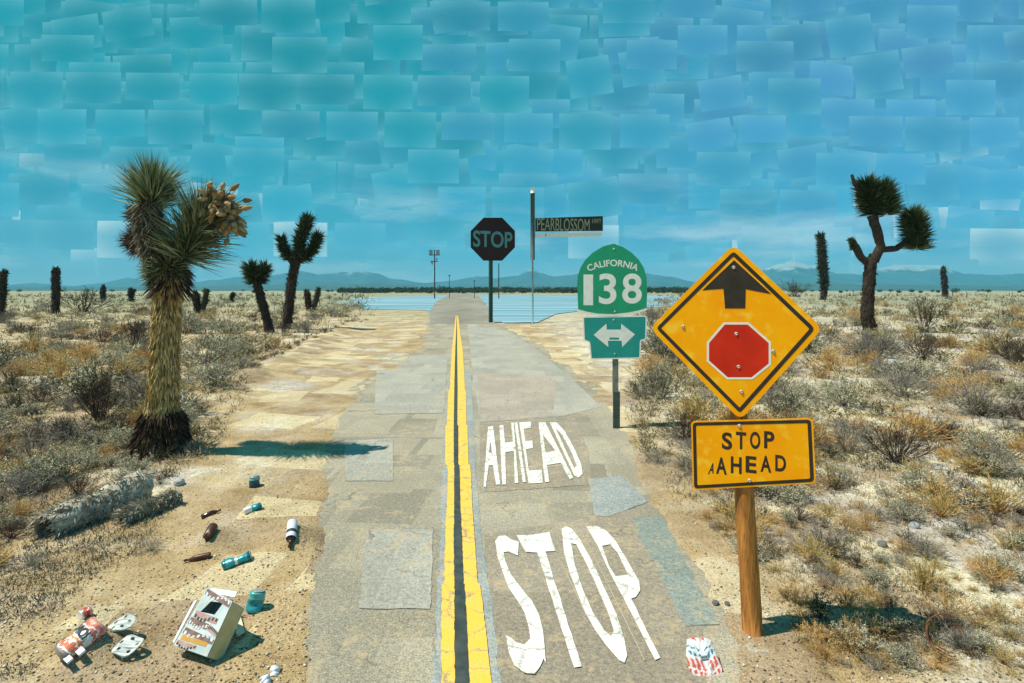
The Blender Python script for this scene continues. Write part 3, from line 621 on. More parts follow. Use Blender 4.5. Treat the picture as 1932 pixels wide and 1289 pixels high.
small_tree((1640, 628), [([(1646, 632), (1636, 600), (1638, 560), (1642, 500), (1650, 480)], [15, 13, 12, 12, 11]), ([(1643, 500), (1625, 485), (1615, 465), (1608, 452)], [8, 8, 8, 6]), ([(1650, 490), (1662, 462), (1655, 435), (1645, 405)], [11, 9, 10, 11]), ([(1658, 470), (1690, 468), (1712, 455), (1728, 440)], [8, 7, 7, 9]), ([(1628, 365), (1612, 345), (1607, 328)], [6, 4, 3])],
           'tall Joshua tree with two round leafy heads on the right-hand flat', [([(1650, 400), (1640, 372), (1636, 352)], 10, (14, 26)), ([(1672, 405), (1668, 375), (1664, 360)], 12, (16, 28)), ([(1728, 470), (1730, 440), (1722, 410)], 11, (14, 26)), ([(1612, 470), (1606, 452)], 3, (4, 8))], seed=23, dens=1.5, blen=(14, 24), bark='dark_bark')
small_tree((1553, 566), [([(1553, 570), (1556, 530), (1552, 490), (1549, 450)], [6, 7, 8, 7])], 'single dark column of a Joshua tree just right of the yellow diamond', [([(1555, 545), (1552, 490), (1548, 445)], 7, (5, 10))], seed=24)
small_tree((1783, 560), [([(1783, 562), (1782, 530), (1779, 506)], [4, 4, 4])], 'thin far Joshua tree stump at the right-hand horizon', [([(1783, 545), (1779, 505)], 3, (2, 5))], seed=25)
small_tree((104, 592), [([(104, 596), (106, 560), (105, 520), (106, 508)], [6, 7, 7, 7])], 'single dark column of a Joshua tree left of the big golden trunk', [([(106, 570), (106, 508)], 6, (3, 7))], seed=26)
small_tree((2, 600), [([(2, 604), (4, 560), (7, 512)], [5, 6, 6])], 'dark Joshua tree column cut by the left edge of the photo', [([(4, 575), (8, 512)], 5, (3, 7))], seed=27)
small_tree((375, 592), [([(374, 594), (371, 570), (369, 553)], [6, 6, 6]), ([(380, 594), (386, 570), (390, 549)], [6, 6, 6])], 'far Joshua tree forked in a V right beside the big golden trunk', [([(372, 575), (369, 552)], 5, (3, 6)), ([(386, 575), (390, 548)], 5, (3, 6))], seed=28)
small_tree((588, 586), [([(585, 588), (582, 570), (579, 550)], [5, 5, 5]), ([(590, 588), (596, 568), (601, 546)], [5, 6, 6])], 'far V-shaped Joshua tree right of the three-armed one', [([(583, 572), (579, 549)], 4, (3, 6)), ([(595, 572), (601, 546)], 4, (3, 6))], seed=29)
small_tree((195, 566), [([(195, 568), (194, 552), (195, 540)], [2.5, 3, 3])], 'tiny Joshua tree post on the horizon, left of the big tree', [([(194, 556), (195, 539)], 2.5, (2, 4))], seed=30)
small_tree((247, 570), [([(247, 571), (247, 558), (247, 547)], [3, 3.5, 3.5])], 'small dark Joshua tree on the horizon touching the big trunk', [([(247, 562), (247, 546)], 3, (3, 5)), ([(249, 556), (253, 548)], 2, (2, 4))], seed=31)
small_tree((437, 571), [([(437, 572), (438, 562), (439, 555)], [1.2, 1.2, 1.2])], 'small lollipop Joshua tree on the flat between the big tree and the leaning one', [([(438, 560), (440, 555)], 2.5, (3, 6))], seed=32)

# ---- shrub kinds (a few meshes each, shared by all copies)
def shrub_mesh(kind, seed):
    rng = np.random.default_rng(seed); sp = Soup(); lf = Soup()
    P = dict(sage=(64, 7, 2600, 62, .024, .013), dry=(70, 9, 0, 66, 0, 0), creosote=(34, 7, 1300, 42, .016, .011), rabbit=(80, 6, 900, 50, .024, .008))[kind]
    ns, nt, nl, ang, ll, lw = P
    up = np.tile([[0, 0, 1.]], (ns, 1)); d = rand_dirs(up, 0, ang+12, ns, rng); L = rng.uniform(.6, 1.05, ns)*np.where(rng.random(ns) < .2, 1.15, 1)
    o = np.zeros((ns, 3)); o[:, :2] = rng.normal(0, .05, (ns, 2)); bend = rng.normal(0, .12, (ns, 3))
    mid = o+d*L[:, None]*.5+bend*.5; tip = mid+(d+np.array([[0, 0, .25]])+bend)*L[:, None]*.45
    def ribbon(a, b, w0, w1):
        n = len(a); t = b-a; s = np.cross(t, rng.normal(size=(n, 3))); s /= np.linalg.norm(s, axis=1, keepdims=True)+1e-9
        v = np.stack([a-s*w0, a+s*w0, b+s*w1, b-s*w1], 1).reshape(-1, 3); q = np.arange(n)[:, None]*4
        sp.add(v, np.concatenate([q+np.array([[0, 1, 2]]), q+np.array([[0, 2, 3]])]))
    wd = .011 if kind != 'dry' else .009
    ribbon(o, mid, wd, wd*.8); ribbon(mid, tip, wd*.8, wd*.5)
    # twigs
    n = ns*nt; i = rng.integers(0, ns, n); t_ = rng.uniform(.1, 1, n)[:, None]; a = mid[i]*(1-t_)+tip[i]*t_
    td = rand_dirs(d[i], 10, 60, n, rng); TL = rng.uniform(.10, .30, n)[:, None]; b = a+td*TL; ribbon(a, b, wd*.45, wd*.3)
    if kind == 'dry':
        m = 900; j = rng.integers(0, n, m); t2 = rng.uniform(.2, 1, m)[:, None]; a2 = a[j]*(1-t2)+b[j]*t2; b2 = a2+rand_dirs(td[j], 15, 70, m, rng)*rng.uniform(.04, .13, m)[:, None]; ribbon(a2, b2, .004, .003)
    me_t = sp.mesh('twigs')
    if nl:
        j = rng.integers(0, n, nl); t2 = rng.uniform(.2, 1.1, nl)[:, None]; q = a[j]*(1-t2)+b[j]*t2+rng.normal(0, .015, (nl, 3))
        v, f = blades(q, rand_dirs(td[j], 10, 80, nl, rng), rng.uniform(.7, 1.5, nl)*ll*2.2, rng.uniform(.7, 1.4, nl)*lw*1.3, rng); lf.add(v, f)
    return me_t, (lf.mesh('leaves') if nl else None)
def tuft_mesh(seed, n=150):
    rng = np.random.default_rng(seed); up = np.tile([[0, 0, 1.]], (n, 1)); o = np.zeros((n, 3)); o[:, :2] = rng.normal(0, .14, (n, 2))
    v, f = blades(o, rand_dirs(up, 3, 70, n, rng), rng.uniform(.4, 1.0, n), rng.uniform(.012, .03, n), rng, .15); return fast_mesh('blades', v, f)
M['twig'] = isl_mat('grey_twig', [(.09, .075, .06), (.23, .20, .165), (.38, .35, .29)], .85)
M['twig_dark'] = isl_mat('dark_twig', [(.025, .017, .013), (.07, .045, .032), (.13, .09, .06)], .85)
M['twig_gold'] = isl_mat('golden_twig', [(.30, .15, .04), (.52, .31, .10), (.66, .48, .22)], .85)
M['sage'] = isl_mat('sage_leaf', [(.17, .16, .085), (.34, .32, .19), (.50, .47, .32), (.62, .58, .44)], .8)
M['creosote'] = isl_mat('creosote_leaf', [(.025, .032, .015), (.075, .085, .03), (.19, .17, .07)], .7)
M['rabbit'] = isl_mat('yellow_green_leaf', [(.14, .17, .05), (.27, .30, .08), (.42, .40, .13)], .75)
M['straw'] = isl_mat('straw', [(.28, .19, .08), (.50, .38, .18), (.65, .55, .32)], .85)
KINDS = {}
for kind, tw, lf, nm in (('sage', 'twig', 'sage', 'sagebrush'), ('dry', 'twig', None, 'dead_shrub'), ('brown', 'twig_dark', None, 'brown_shrub'), ('gold', 'twig_gold', None, 'straw_shrub'), ('creosote', 'twig_dark', 'creosote', 'creosote_bush'), ('rabbit', 'twig_gold', 'rabbit', 'rabbitbrush')):
    KINDS[kind] = []
    for k in range(4):
        a, b = shrub_mesh({'brown': 'dry', 'gold': 'dry'}.get(kind, kind), 100+k+31*len(KINDS)); a.materials.append(M[tw])
        if b: b.materials.append(M[lf])
        KINDS[kind].append((a, b, nm))
TUFTS = [tuft_mesh(300+k) for k in range(4)]
for m_ in TUFTS: m_.materials.append(M['straw'])
def shrub(kind, x, y, r, label, group=None, hgt=1.0, sink=.02):
    if kind == 'tuft':
        o = obj('grass_clump', random.choice(TUFTS), None); 
    else:
        a, b, nm = random.choice(KINDS[kind])
        if b is None: o = obj(nm, a, None)
        else:
            o = bpy.data.objects.new(nm, None); COL.objects.link(o); obj('branches', a, None, o); obj('foliage', b, None, o)
    o['category'] = 'grass' if kind == 'tuft' else 'shrub'
    o['label'] = label
    if group: o['group'] = group
    o.location = (x, y, ghs(x, y)-sink*r); o.rotation_euler = (0, 0, random.uniform(0, 6.28)); o.scale = (r, r, r*hgt)
    return o
def shrub_px(kind, px, py, wpx, label, hgt=1.0):
    """py = row where the shrub stands; wpx = its width in the photograph"""
    g = G(px, py); return shrub(kind, g.x, g.y, wpx*g.y/F/1.9, label, hgt=hgt)
# named shrubs
TAKEN = [(110, 1010, 75), (190, 985, 90), (260, 965, 90), (320, 960, 50), (200, 1030, 80), (130, 1050, 60)]
for a in (('brown', 190, 800, 125, 'leggy brown twiggy bush standing left of the big golden trunk', 1.5),
          ('creosote', 180, 795, 110, 'sparse green-tipped bush tangled with the brown one left of the big trunk', 1.45),
          ('creosote', 1745, 622, 110, 'wide olive bush behind the tall two-headed Joshua tree on the right', .95),
          ('brown', 1742, 678, 120, 'dark brown bush in front of the wide olive bush on the right', .75),
          ('dry', 1840, 785, 150, 'big dark-grey leafless bush near the right edge, halfway down', .8),
          ('creosote', 1855, 788, 100, 'dark bush inside the grey leafless bush near the right edge', .7),
          ('sage', 1245, 755, 100, 'grey-green bush between the route marker and the yellow diamond', 1.3),
          ('creosote', 1232, 745, 70, 'olive bush directly behind the route marker post', 1.3),
          ('brown', 1690, 880, 170, 'broad brown tangle of brush right of the lower yellow plaque', .8),
          ('sage', 1590, 770, 110, 'grey bush just right of the diamond, above the plaque', .8),
          ('rabbit', 1775, 985, 90, 'bright yellow-green bush low on the right', .9),
          ('rabbit', 1880, 975, 120, 'large yellow-green bush touching the right edge', .9),
          ('sage', 400, 745, 110, 'low grey bush right of the big golden trunk', .8),
          ('sage', 390, 690, 130, 'olive-grey bush behind the low one right of the big trunk', .8),
          ('brown', 20, 1005, 90, 'black-brown bush at the left edge beside the fallen log', .8),
          ('sage', 120, 905, 130, 'grey bush at the left edge above the fallen log', .8),
          ('sage', 255, 905, 90, 'grey bush at the foot of the big Joshua tree', .7),
          ('dry', 60, 870, 120, 'dry grey bush in the left middle distance', .7),
          ('creosote', 1500, 560, 70, 'far green bush behind the right corner of the diamond', .8),
          ('gold', 1600, 1150, 110, 'ochre brush clump above the post shadow', .6),
          ('gold', 1790, 1165, 120, 'rust-coloured brush clump above the dark brush at the lower right', .7),
          ('creosote', 1572, 1060, 90, 'small dark green bush right of the wooden post', .8),
          ('brown', 1620, 1075, 60, 'small brown bush beside the dark green one right of the wooden post', .7),
          ('creosote', 1495, 1000, 50, 'dark green weed next to the wooden post, upper one', .6),
          ('creosote', 1480, 1130, 50, 'dark green weed next to the wooden post, lower one', .6),
          ('dry', 285, 1035, 60, 'dry grey tuft below the fallen log', .7),
          ('dry', 60, 1065, 70, 'dry tuft at the left edge below the log', .7),
          ('creosote', 160, 590, 130, 'olive hummock bush behind the lone left column tree', .55)):
    g = G(a[1], a[2]); TAKEN.append((a[1], a[2], a[3]*.35)); shrub_px(*a[:5], hgt=a[5])
# dark brush heap lying in the post's shadow
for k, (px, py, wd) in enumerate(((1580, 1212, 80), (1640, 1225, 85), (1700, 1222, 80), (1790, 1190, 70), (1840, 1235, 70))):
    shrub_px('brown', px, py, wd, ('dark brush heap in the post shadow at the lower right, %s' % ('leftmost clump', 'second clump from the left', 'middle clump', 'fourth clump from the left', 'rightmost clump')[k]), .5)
for k in range(26):
    t_ = (k+.5)/26; px = 470+220*t_+random.uniform(-6, 6); py = 715-115*t_**.8+random.uniform(-5, 5)
    shrub_px(random.choice(('brown', 'creosote', 'dry')), px, py, 30-18*t_, 'small dark brush on the crest of the dirt bank left of the road', .5)['group'] = 'brush along the dirt bank'
for px, py, wd, hh_, lb in ((300, 872, 95, .7, 'dark brush added as shade in front of the foot of the big Joshua tree'), (345, 838, 70, .5, 'dark brush added as shade touching the right side of the big trunk foot'), (262, 846, 70, .7, 'dark brush added as shade touching the left side of the big trunk foot'), (312, 905, 70, .5, 'small dark brush added as shade between the big trunk and the fallen log')):  # brush added to stand in for the pool of shade under the tree
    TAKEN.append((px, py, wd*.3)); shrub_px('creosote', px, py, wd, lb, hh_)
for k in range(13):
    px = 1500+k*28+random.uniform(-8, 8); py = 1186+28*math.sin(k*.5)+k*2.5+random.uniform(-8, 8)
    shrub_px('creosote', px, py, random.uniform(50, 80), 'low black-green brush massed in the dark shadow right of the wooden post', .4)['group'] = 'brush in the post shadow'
# scattered shrubs: sampled so that the plain is evenly covered as seen from the road
LBL = {'sage': 'grey-green sagebrush', 'dry': 'pale dead twiggy shrub', 'brown': 'brown twiggy shrub', 'gold': 'straw-coloured dry shrub', 'creosote': 'dark olive creosote bush', 'rabbit': 'yellow-green rabbitbrush', 'tuft': 'straw grass clump'}
def zone(px, py):
    if px < 860:
        a = 'close to the horizon' if py < 585 else 'in the far scrub' if py < 630 else 'in the middle distance' if py < 720 else 'level with the big tree foot' if py < 860 else 'level with the fallen log' if py < 1040 else 'in the near sand'
        return a+', '+('at the left edge' if px < 90 else 'left of the golden trunk' if px < 260 else 'just right of the golden trunk' if px < 400 else 'beside the dirt bank')
    a = 'close to the horizon' if py < 585 else 'in the far scrub' if py < 640 else 'level with the diamond' if py < 780 else 'level with the plaque' if py < 925 else 'level with the wooden post' if py < 1130 else 'in the near foreground'
    return a+', '+('behind the route marker' if px < 1310 and py < 800 else 'left of the wooden post' if px < 1400 else 'behind the yellow sign' if px < 1560 else 'below the tall right-hand tree' if px < 1740 else 'at the right edge')
cnt = {}
def lim_left(py):   # right-hand limit of the scrub left of the road
    return np.interp(py, [555, 600, 640, 700, 760, 860, 960, 1040, 1100, 1289], [690, 670, 560, 470, 440, 380, 300, 250, 130, 40])
def lim_right(py):
    return np.interp(py, [555, 610, 700, 760, 860, 950, 1060, 1150, 1289], [1240, 1230, 1215, 1190, 1215, 1290, 1400, 1440, 1560])
def too_close(px, py):
    return any(abs(px-a) < c and abs(py-b) < c*.5 for a, b, c in TAKEN)
nplaced = 0; tries = 0; rs = random.Random(99)
while nplaced < 1050 and tries < 9000:
    tries += 1; left = rs.random() < .42
    py = 556+(rs.random()**1.55)*(720 if not left else 520)
    px = rs.uniform(-120, lim_left(py)) if left else rs.uniform(lim_right(py), 2060)
    if too_close(px, py): continue
    kind = rs.choices(('sage', 'dry', 'brown', 'gold', 'creosote', 'rabbit', 'tuft'), ((34, 16, 12, 14, 14, 8, 12) if left else (24, 18, 12, 18, 12, 9, 18)))[0]
    if py > 1000: kind = rs.choices(('sage', 'dry', 'gold', 'tuft', 'rabbit', 'creosote'), (14, 16, 20, 30, 8, 6))[0]
    if cnt.get(kind, 0) >= (230 if kind == 'sage' else 300): continue
    w_ = np.interp(py, [556, 580, 620, 700, 900, 1280], [9, 20, 48, 76, 80, 62])*min(2.0, rs.lognormvariate(-.12, .42))
    if kind == 'tuft': w_ *= .7
    g = G(px, py); cnt[kind] = cnt.get(kind, 0)+1; nplaced += 1
    shrub(kind, g.x, g.y, w_*g.y/F/1.9, LBL[kind]+' '+zone(px, py), LBL[kind]+', several '+zone(px, py), rs.uniform(.5, .85))
# dry grass and straw that nobody could count
def stuff_blades(name, n, seed, m, lpx, region, label, wf=.09, spread=70, tuft=9):
    rng = np.random.default_rng(seed); P_ = []; L_ = []
    while len(P_) < n:
        left = rng.random() < .45; py = 558+(rng.random()**1.15)*730
        px = rng.uniform(-150, lim_left(py)+region) if left else rng.uniform(lim_right(py)-region*.4, 2080)
        g = G(px, py); q = float(vnoise(np.array([g.x*.9]), np.array([g.y*.9]), seed)[0])
        if q < .38: continue
        for k in range(tuft): P_.append((g.x+rng.normal(0, .03*g.y/6), g.y+rng.normal(0, .05*g.y/6))); L_.append(rng.uniform(*lpx)*g.y/F)
    P_ = np.array(P_[:n]); L_ = np.array(L_[:n]); o = np.column_stack([P_, gh(P_[:, 0], P_[:, 1])-.005]); up = np.tile([[0, 0, 1.]], (n, 1))
    v, f = blades(o, rand_dirs(up, 5, spread, n, rng), L_, L_*wf, rng); return obj(name, fast_mesh(name, v, f), m, kind='stuff', label=label, category='ground cover')
stuff_blades('dry_grass', 45000, 51, M['straw'], (4, 11), 30, 'thin dry straw grass scattered over the desert floor')
stuff_blades('scrub_twigs', 50000, 52, M['twig'], (4, 12), 15, 'grey twiggy litter and low scrub over the desert floor', .12, 85)
stuff_blades('green_weeds', 14000, 53, M['creosote'], (3, 9), 5, 'low dark green weeds dotting the sand', .16, 80)
def low_scrub():
    rng = np.random.default_rng(91); sp = Soup(); k = 0
    while k < 1700:
        left = rng.random() < .5; py = 566+rng.random()**1.3*330 if k < 1150 else 557+rng.random()*45; px = rng.uniform(-140, lim_left(py)) if left else rng.uniform(lim_right(py), 2080)
        g = G(px, py)
        if float(vnoise(np.array([g.x*.6]), np.array([g.y*.6]), 5)[0]) < .3: continue
        k += 1; n = 90; rad = rng.uniform(12, 34)*g.y/F*min(1, max(.16, .18+(py-560)/90)); c = np.array([[g.x, g.y, ghs(g.x, g.y)]])
        u = rng.normal(size=(n, 3)); u /= np.linalg.norm(u, axis=1, keepdims=True); u[:, 2] = np.abs(u[:, 2]); o = c+u*rng.uniform(.1, .9, (n, 1))*np.array([[rad, rad, rad*.6]])
        d = u+rng.normal(0, .5, (n, 3)); d /= np.linalg.norm(d, axis=1, keepdims=True); L = rng.uniform(.14, .42, n)*rad; sp.add(*blades(o, d, L, L*.16, rng))
    obj('low_scrub', sp.mesh(), isl_mat('scrub_leaf', [(.09, .07, .04), (.28, .235, .12), (.47, .41, .23), (.60, .53, .34)], .85), kind='stuff', label='low pale grey-green scrub merging over the flat on both sides', category='ground cover')
low_scrub()
# pebbles and grit
def pebbles(name, n, seed, m, smin, smax, label, zone_=None):
    rng = np.random.default_rng(seed); a = Soup(); base = np.array([(0, 0, 1), (1, 0, 0), (0, 1, 0), (-1, 0, 0), (0, -1, 0), (0, 0, -1)], float); ff = np.array([(0, 1, 2), (0, 2, 3), (0, 3, 4), (0, 4, 1), (5, 2, 1), (5, 3, 2), (5, 4, 3), (5, 1, 4)])
    py = 600+rng.random(n)**.7*700; left = rng.random(n) < .6; px = np.where(left, rng.uniform(-60, 1, n)*0+rng.uniform(0, 1, n)*660-40, 0); px = np.where(left, px, 1180+rng.uniform(0, 1, n)*800)
    Y = F*H/(py-HY); X = (px-966)*Y/F; l = np.interp(Y, LY, LX); r = np.interp(Y, RY, RX); ok = (X < l+.05) | (X > r-.1)
    X = X[ok]; Y = Y[ok]; k = len(X); s = rng.uniform(smin, smax, k)*rng.uniform(.4, 1, k); v = base[None]*s[:, None, None]*rng.uniform(.6, 1.3, (k, 6, 1)); th = rng.uniform(0, 6.28, k)
    c, s2 = np.cos(th)[:, None], np.sin(th)[:, None]; vx = v[..., 0]*c-v[..., 1]*s2; vy = v[..., 0]*s2+v[..., 1]*c; v = np.stack([vx+X[:, None], vy+Y[:, None], v[..., 2]*.6+gh(X, Y)[:, None]+s[:, None]*.25], -1)
    f = (ff[None]+(np.arange(k)*6)[:, None, None]).reshape(-1, 3); return obj(name, fast_mesh(name, v.reshape(-1, 3), f), m, kind='stuff', label=label, category='gravel')
pebbles('pebbles', 9000, 61, isl_mat('dark_pebble', [(.05, .04, .03), (.16, .12, .08), (.30, .24, .16)], .9), .004, .015, 'small dark pebbles strewn over the sand beside the road')
pebbles('pale_gravel', 2500, 62, isl_mat('pale_pebble', [(.42, .36, .26), (.62, .57, .46), (.72, .69, .60)], .9), .005, .018, 'pale gravel bits strewn over the sand')

# ------------------------------------------------------------------ distant line of trees, one mass
def far_trees():
    rng = np.random.default_rng(71); sp = Soup()
    for k in range(520):
        px = rng.uniform(640, 1330) if k < 400 else rng.uniform(-300, 2300); Y = rng.uniform(430, 640) if k < 400 else rng.uniform(500, 1200); tall = rng.uniform(3.0, 6.5) if k < 400 else rng.uniform(2, 5)
        X = (px-966)*Y/F; n = 130; c = np.array([[X, Y, 0.0]]); u = rng.normal(size=(n, 3)); u /= np.linalg.norm(u, axis=1, keepdims=True)
        o = c+u*np.array([[tall*.8, tall*.8, tall*.45]])*rng.uniform(.4, 1, (n, 1))+np.array([[0, 0, tall*.5]]); dirs = rand_dirs(np.tile([[0, 0, 1.]], (n, 1)), 0, 90, n, rng); sp.add(*blades(o, dirs, rng.uniform(.5, 1.2, n), rng.uniform(.5, .9, n), rng))
    obj('distant_trees', sp.mesh(), isl_mat('distant_foliage', [(.015, .04, .022), (.03, .07, .035), (.06, .09, .045)], .8), kind='stuff', label='dark low line of trees along the horizon', category='trees')
far_trees()

# ------------------------------------------------------------------ signs
M['sign_yellow'] = mat('sign_yellow', (.96, .43, .001), .6, (.93, .33, .001), 2.2, 3, .0008, 9, c3=(.96, .52, .03), spec=.12)
M['sign_black'] = mat('sign_black', (.022, .016, .010), .5, (.035, .025, .018), 10)
M['sign_red'] = mat('sign_red', (.62, .030, .008), .6, (.48, .018, .006), 3, spec=.15)
M['sign_white'] = mat('sign_white', (.80, .80, .74), .5, (.70, .71, .66), 8)
M['sign_green'] = mat('sign_green', (.010, .31, .155), .45, (.012, .26, .14), 3)
M['sign_teal'] = mat('sign_teal', (.012, .30, .25), .45, (.010, .25, .22), 3)
M['galv'] = mat('galvanised_bolt', (.62, .60, .55), .4, (.35, .34, .32), 30, metal=.3)
M['rust'] = mat('rusty_metal', (.20, .075, .03), .8, (.09, .04, .02), 25)
M['alu'] = mat('dull_aluminium', (.42, .43, .42), .5, (.34, .35, .34), 6, metal=.4)
M['wood'] = mat('post_wood', (.55, .235, .045), .75, (.24, .085, .018), 7, 7, .006, 16, stretch=(5, 5, .35), c3=(.16, .065, .018))
M['post_dark'] = mat('dark_green_post', (.03, .055, .045), .6, (.06, .085, .075), 6)
M['post_grey'] = mat('weathered_grey_post', (.22, .22, .18), .7, (.13, .14, .12), 9)
class Sign:
    """local frame of a sign standing at a photograph pixel: x right, y away, z up"""
    def __init__(s, name, label, cat, bpx, bpy_, yaw, dist=None):
        g = G(bpx, bpy_); s.k = g.y/F; s.c = math.cos(R(yaw)); s.b = (bpx, bpy_)
        s.o = thing(name, label, cat, (g.x, g.y, 0), R(yaw))
    def q(s, px, py):
        if px == 0: px = s.b[0]
        if py == 0: py = s.b[1]
        u = (px-966)/F; X0, Y0 = s.o.location.x, s.o.location.y; sn = math.sin(s.o.rotation_euler.z)
        x = (u*Y0-X0)/(s.c-u*sn); Y = Y0+x*sn; return (x, H-(py-HY)*Y/F)
    def poly(s, pts): return [s.q(*p) for p in pts]
    def bolt(s, px, py, parent, y, r=3.6, m='galv'):
        x, z = s.q(px, py); r *= s.k; v, f = tube([(x, y, z), (x, y-.004, z), (x, y-.010, z)], [r, r*.95, r*.45], 12); obj('bolt', smooth(mesh_from('bolt', v, f)), M[m], parent)
def cyl_post(pts, r, n=18): return tube(pts, r, n)
# stop-ahead warning sign
S = Sign('warning_sign', 'big yellow diamond warning sign with black arrow and red octagon above a STOP AHEAD plaque', 'road sign', 1421, 1203, -22)
pp = [(1421, 1215), (1418, 1160), (1413, 1080), (1408, 1000), (1403, 925), (1396, 820), (1390, 700), (1385, 560), (1384, 500)]
v, f = [], []
P3 = [(S.q(*p)[0], .075, S.q(*p)[1]) for p in pp]; v, f = tube(P3, [18.5*S.k, 18.5*S.k, 18*S.k, 18*S.k, 18*S.k, 16*S.k, 14*S.k, 13*S.k, 12.5*S.k], 22)
v = [(x+(.004*math.sin(z*9+y*60)), y, z) for x, y, z in [tuple(p) for p in v]]
obj('post', smooth(mesh_from('post', v, f)), M['wood'], S.o)
Dm = S.poly([(1384, 461), (1552, 620), (1397, 793), (1226, 619)]); Dr = rounded(Dm, 18*S.k, 6)
pan = obj('sign_panel', mesh_from('sign_panel', *slab(Dr, [], -.006, -.002)), M['sign_yellow'], S.o)
k = S.k
obj('border', mesh_from('border', *ring(Dr, 9*k, 16*k, -.0075, -.0062)), M['sign_black'], pan)
obj('arrow', mesh_from('arrow', *slab(S.poly([(1385, 491), (1325, 548), (1365, 545), (1368, 582), (1406, 582), (1407, 546), (1455, 555)]), [], -.0078, -.0062)), M['sign_black'], pan)
oc = S.poly([(1060+a/3.306, 440+b/3.306) for a, b in ((1010, 557), (1165, 557), (1305, 680), (1305, 820), (1190, 912), (1030, 912), (905, 800), (905, 680))])
obj('octagon_edge', mesh_from('octagon_edge', *slab(oc, [inset(oc, 4*k)], -.0078, -.0062)), M['sign_white'], pan)
obj('red_octagon', mesh_from('red_octagon', *slab(inset(oc, 4.05*k), [], -.0076, -.0062)), M['sign_red'], pan)
for a, b in ((1072, 215), (1088, 628), (1103, 833), (1120, 988), (757, 583), (1318, 737)): S.bolt(1060+a/3.306, 440+b/3.306, pan, -.0062)
Pl = S.poly([(1304, 794), (1533, 788), (1539, 911), (1307, 924)]); Pr = rounded(Pl, 9*k, 4)
pla = obj('plaque', mesh_from('plaque', *slab(Pr, [], -.014, -.010)), M['sign_yellow'], S.o)
obj('border', mesh_from('border', *slab(rounded(inset(Pl, 3*k), 7*k, 4), [rounded(inset(Pl, 9*k), 3*k, 4)], -.0155, -.0142)), M['sign_black'], pla)
def lettering(S, word, x0, x1, ytop, ybot, parent, m, y, off=.02, slope=0):
    a = S.q(x0, ybot); b = S.q(x1, ytop); v, f = fit_text(word, a[0], b[0], a[1], b[1], y, off, slope); return obj('lettering', mesh_from(word, v, f), m, parent)
def spaced(S, word, x0, x1, y0_, y1_, y0b, y1b, parent, m, y, off, gap=.32):
    """letters set one by one with wide gaps, sloping from (y0_,y1_) at the left to (y0b,y1b) at the right"""
    n = len(word); acc = Acc(); cw = (x1-x0)/(n-gap)
    for i, ch in enumerate(word):
        xa = x0+i*cw; xb = xa+cw*(1-gap); t_ = i/(n-1); a = S.q(xa, y1_+(y1b-y1_)*t_); b = S.q(xb, y0_+(y0b-y0_)*t_); acc.add(*fit_text(ch, a[0], b[0], a[1], b[1], y, off))
    return obj('lettering', acc.mesh(), m, parent)
spaced(S, 'STOP', 1362, 1461, 816, 847, 814, 845, pla, M['sign_black'], -.0146, .03, .26)
spaced(S, 'AHEAD', 1351, 1483, 863, 893, 859, 888, pla, M['sign_black'], -.0146, .03, .26)
# the stray half-letter before AHEAD
v, f = text_verts('A', .03); a0 = S.q(1341, 895)
v = [(a0[0]-.018+p[0]*.058+p[1]*.022, -.0144, a0[1]+.004+p[1]*.120+p[0]*.018) for p in v]; obj('lettering', mesh_from('A', v, f), M['sign_black'], pla)
S.bolt(1395, 803, pla, -.0145, 3.6); S.bolt(1414, 906, pla, -.0145, 3.6)
# route marker
S = Sign('route_marker', 'green route shield reading CALIFORNIA 138 over a green double-arrow plaque on a slim post', 'road sign', 1163, 809, -12); k = S.k
x0, z0 = S.q(1163, 815); x1, z1 = S.q(1162, 600)
obj('post', mesh_from('post', *box(S.q(1163, 0)[0], .05, (z0+S.q(0, 740)[1])/2, 13*k, 8*k, S.q(0, 740)[1]-z0)), M['post_dark'], S.o)
obj('upper_post', mesh_from('upper_post', *box(S.q(1161, 0)[0], .05, (S.q(0, 480)[1]+S.q(0, 741)[1])/2, 11*k, 7*k, S.q(0, 480)[1]-S.q(0, 741)[1])), M['post_grey'], S.o)
sh = [(1158, 460), (1175, 466), (1192, 477), (1205, 490), (1215, 506), (1220, 525), (1221, 550), (1220, 582), (1205, 587), (1185, 591), (1156, 594), (1128, 593), (1106, 589), (1091, 585), (1090, 560), (1089, 540), (1090, 522), (1095, 506), (1104, 491), (1118, 477), (1138, 465)]
SH = S.poly(sh); pan = obj('shield', mesh_from('shield', *slab(SH, [], -.012, -.006)), M['sign_green'], S.o)
lip = S.poly([(1089, 583), (1106, 588), (1128, 592), (1156, 593), (1185, 590), (1205, 586), (1221, 581), (1221, 585), (1205, 590), (1185, 594), (1156, 597), (1128, 596), (1106, 592), (1089, 588)])
obj('white_edge', mesh_from('white_edge', *slab(lip, [], -.0142, -.0125)), M['sign_white'], pan)
lettering(S, '1', 1101, 1119, 518, 576, pan, M['sign_white'], -.013, .0)
lettering(S, '3', 1130, 1163, 516, 574, pan, M['sign_white'], -.013, .018)
lettering(S, '8', 1174, 1211, 516, 573, pan, M['sign_white'], -.013, .018)
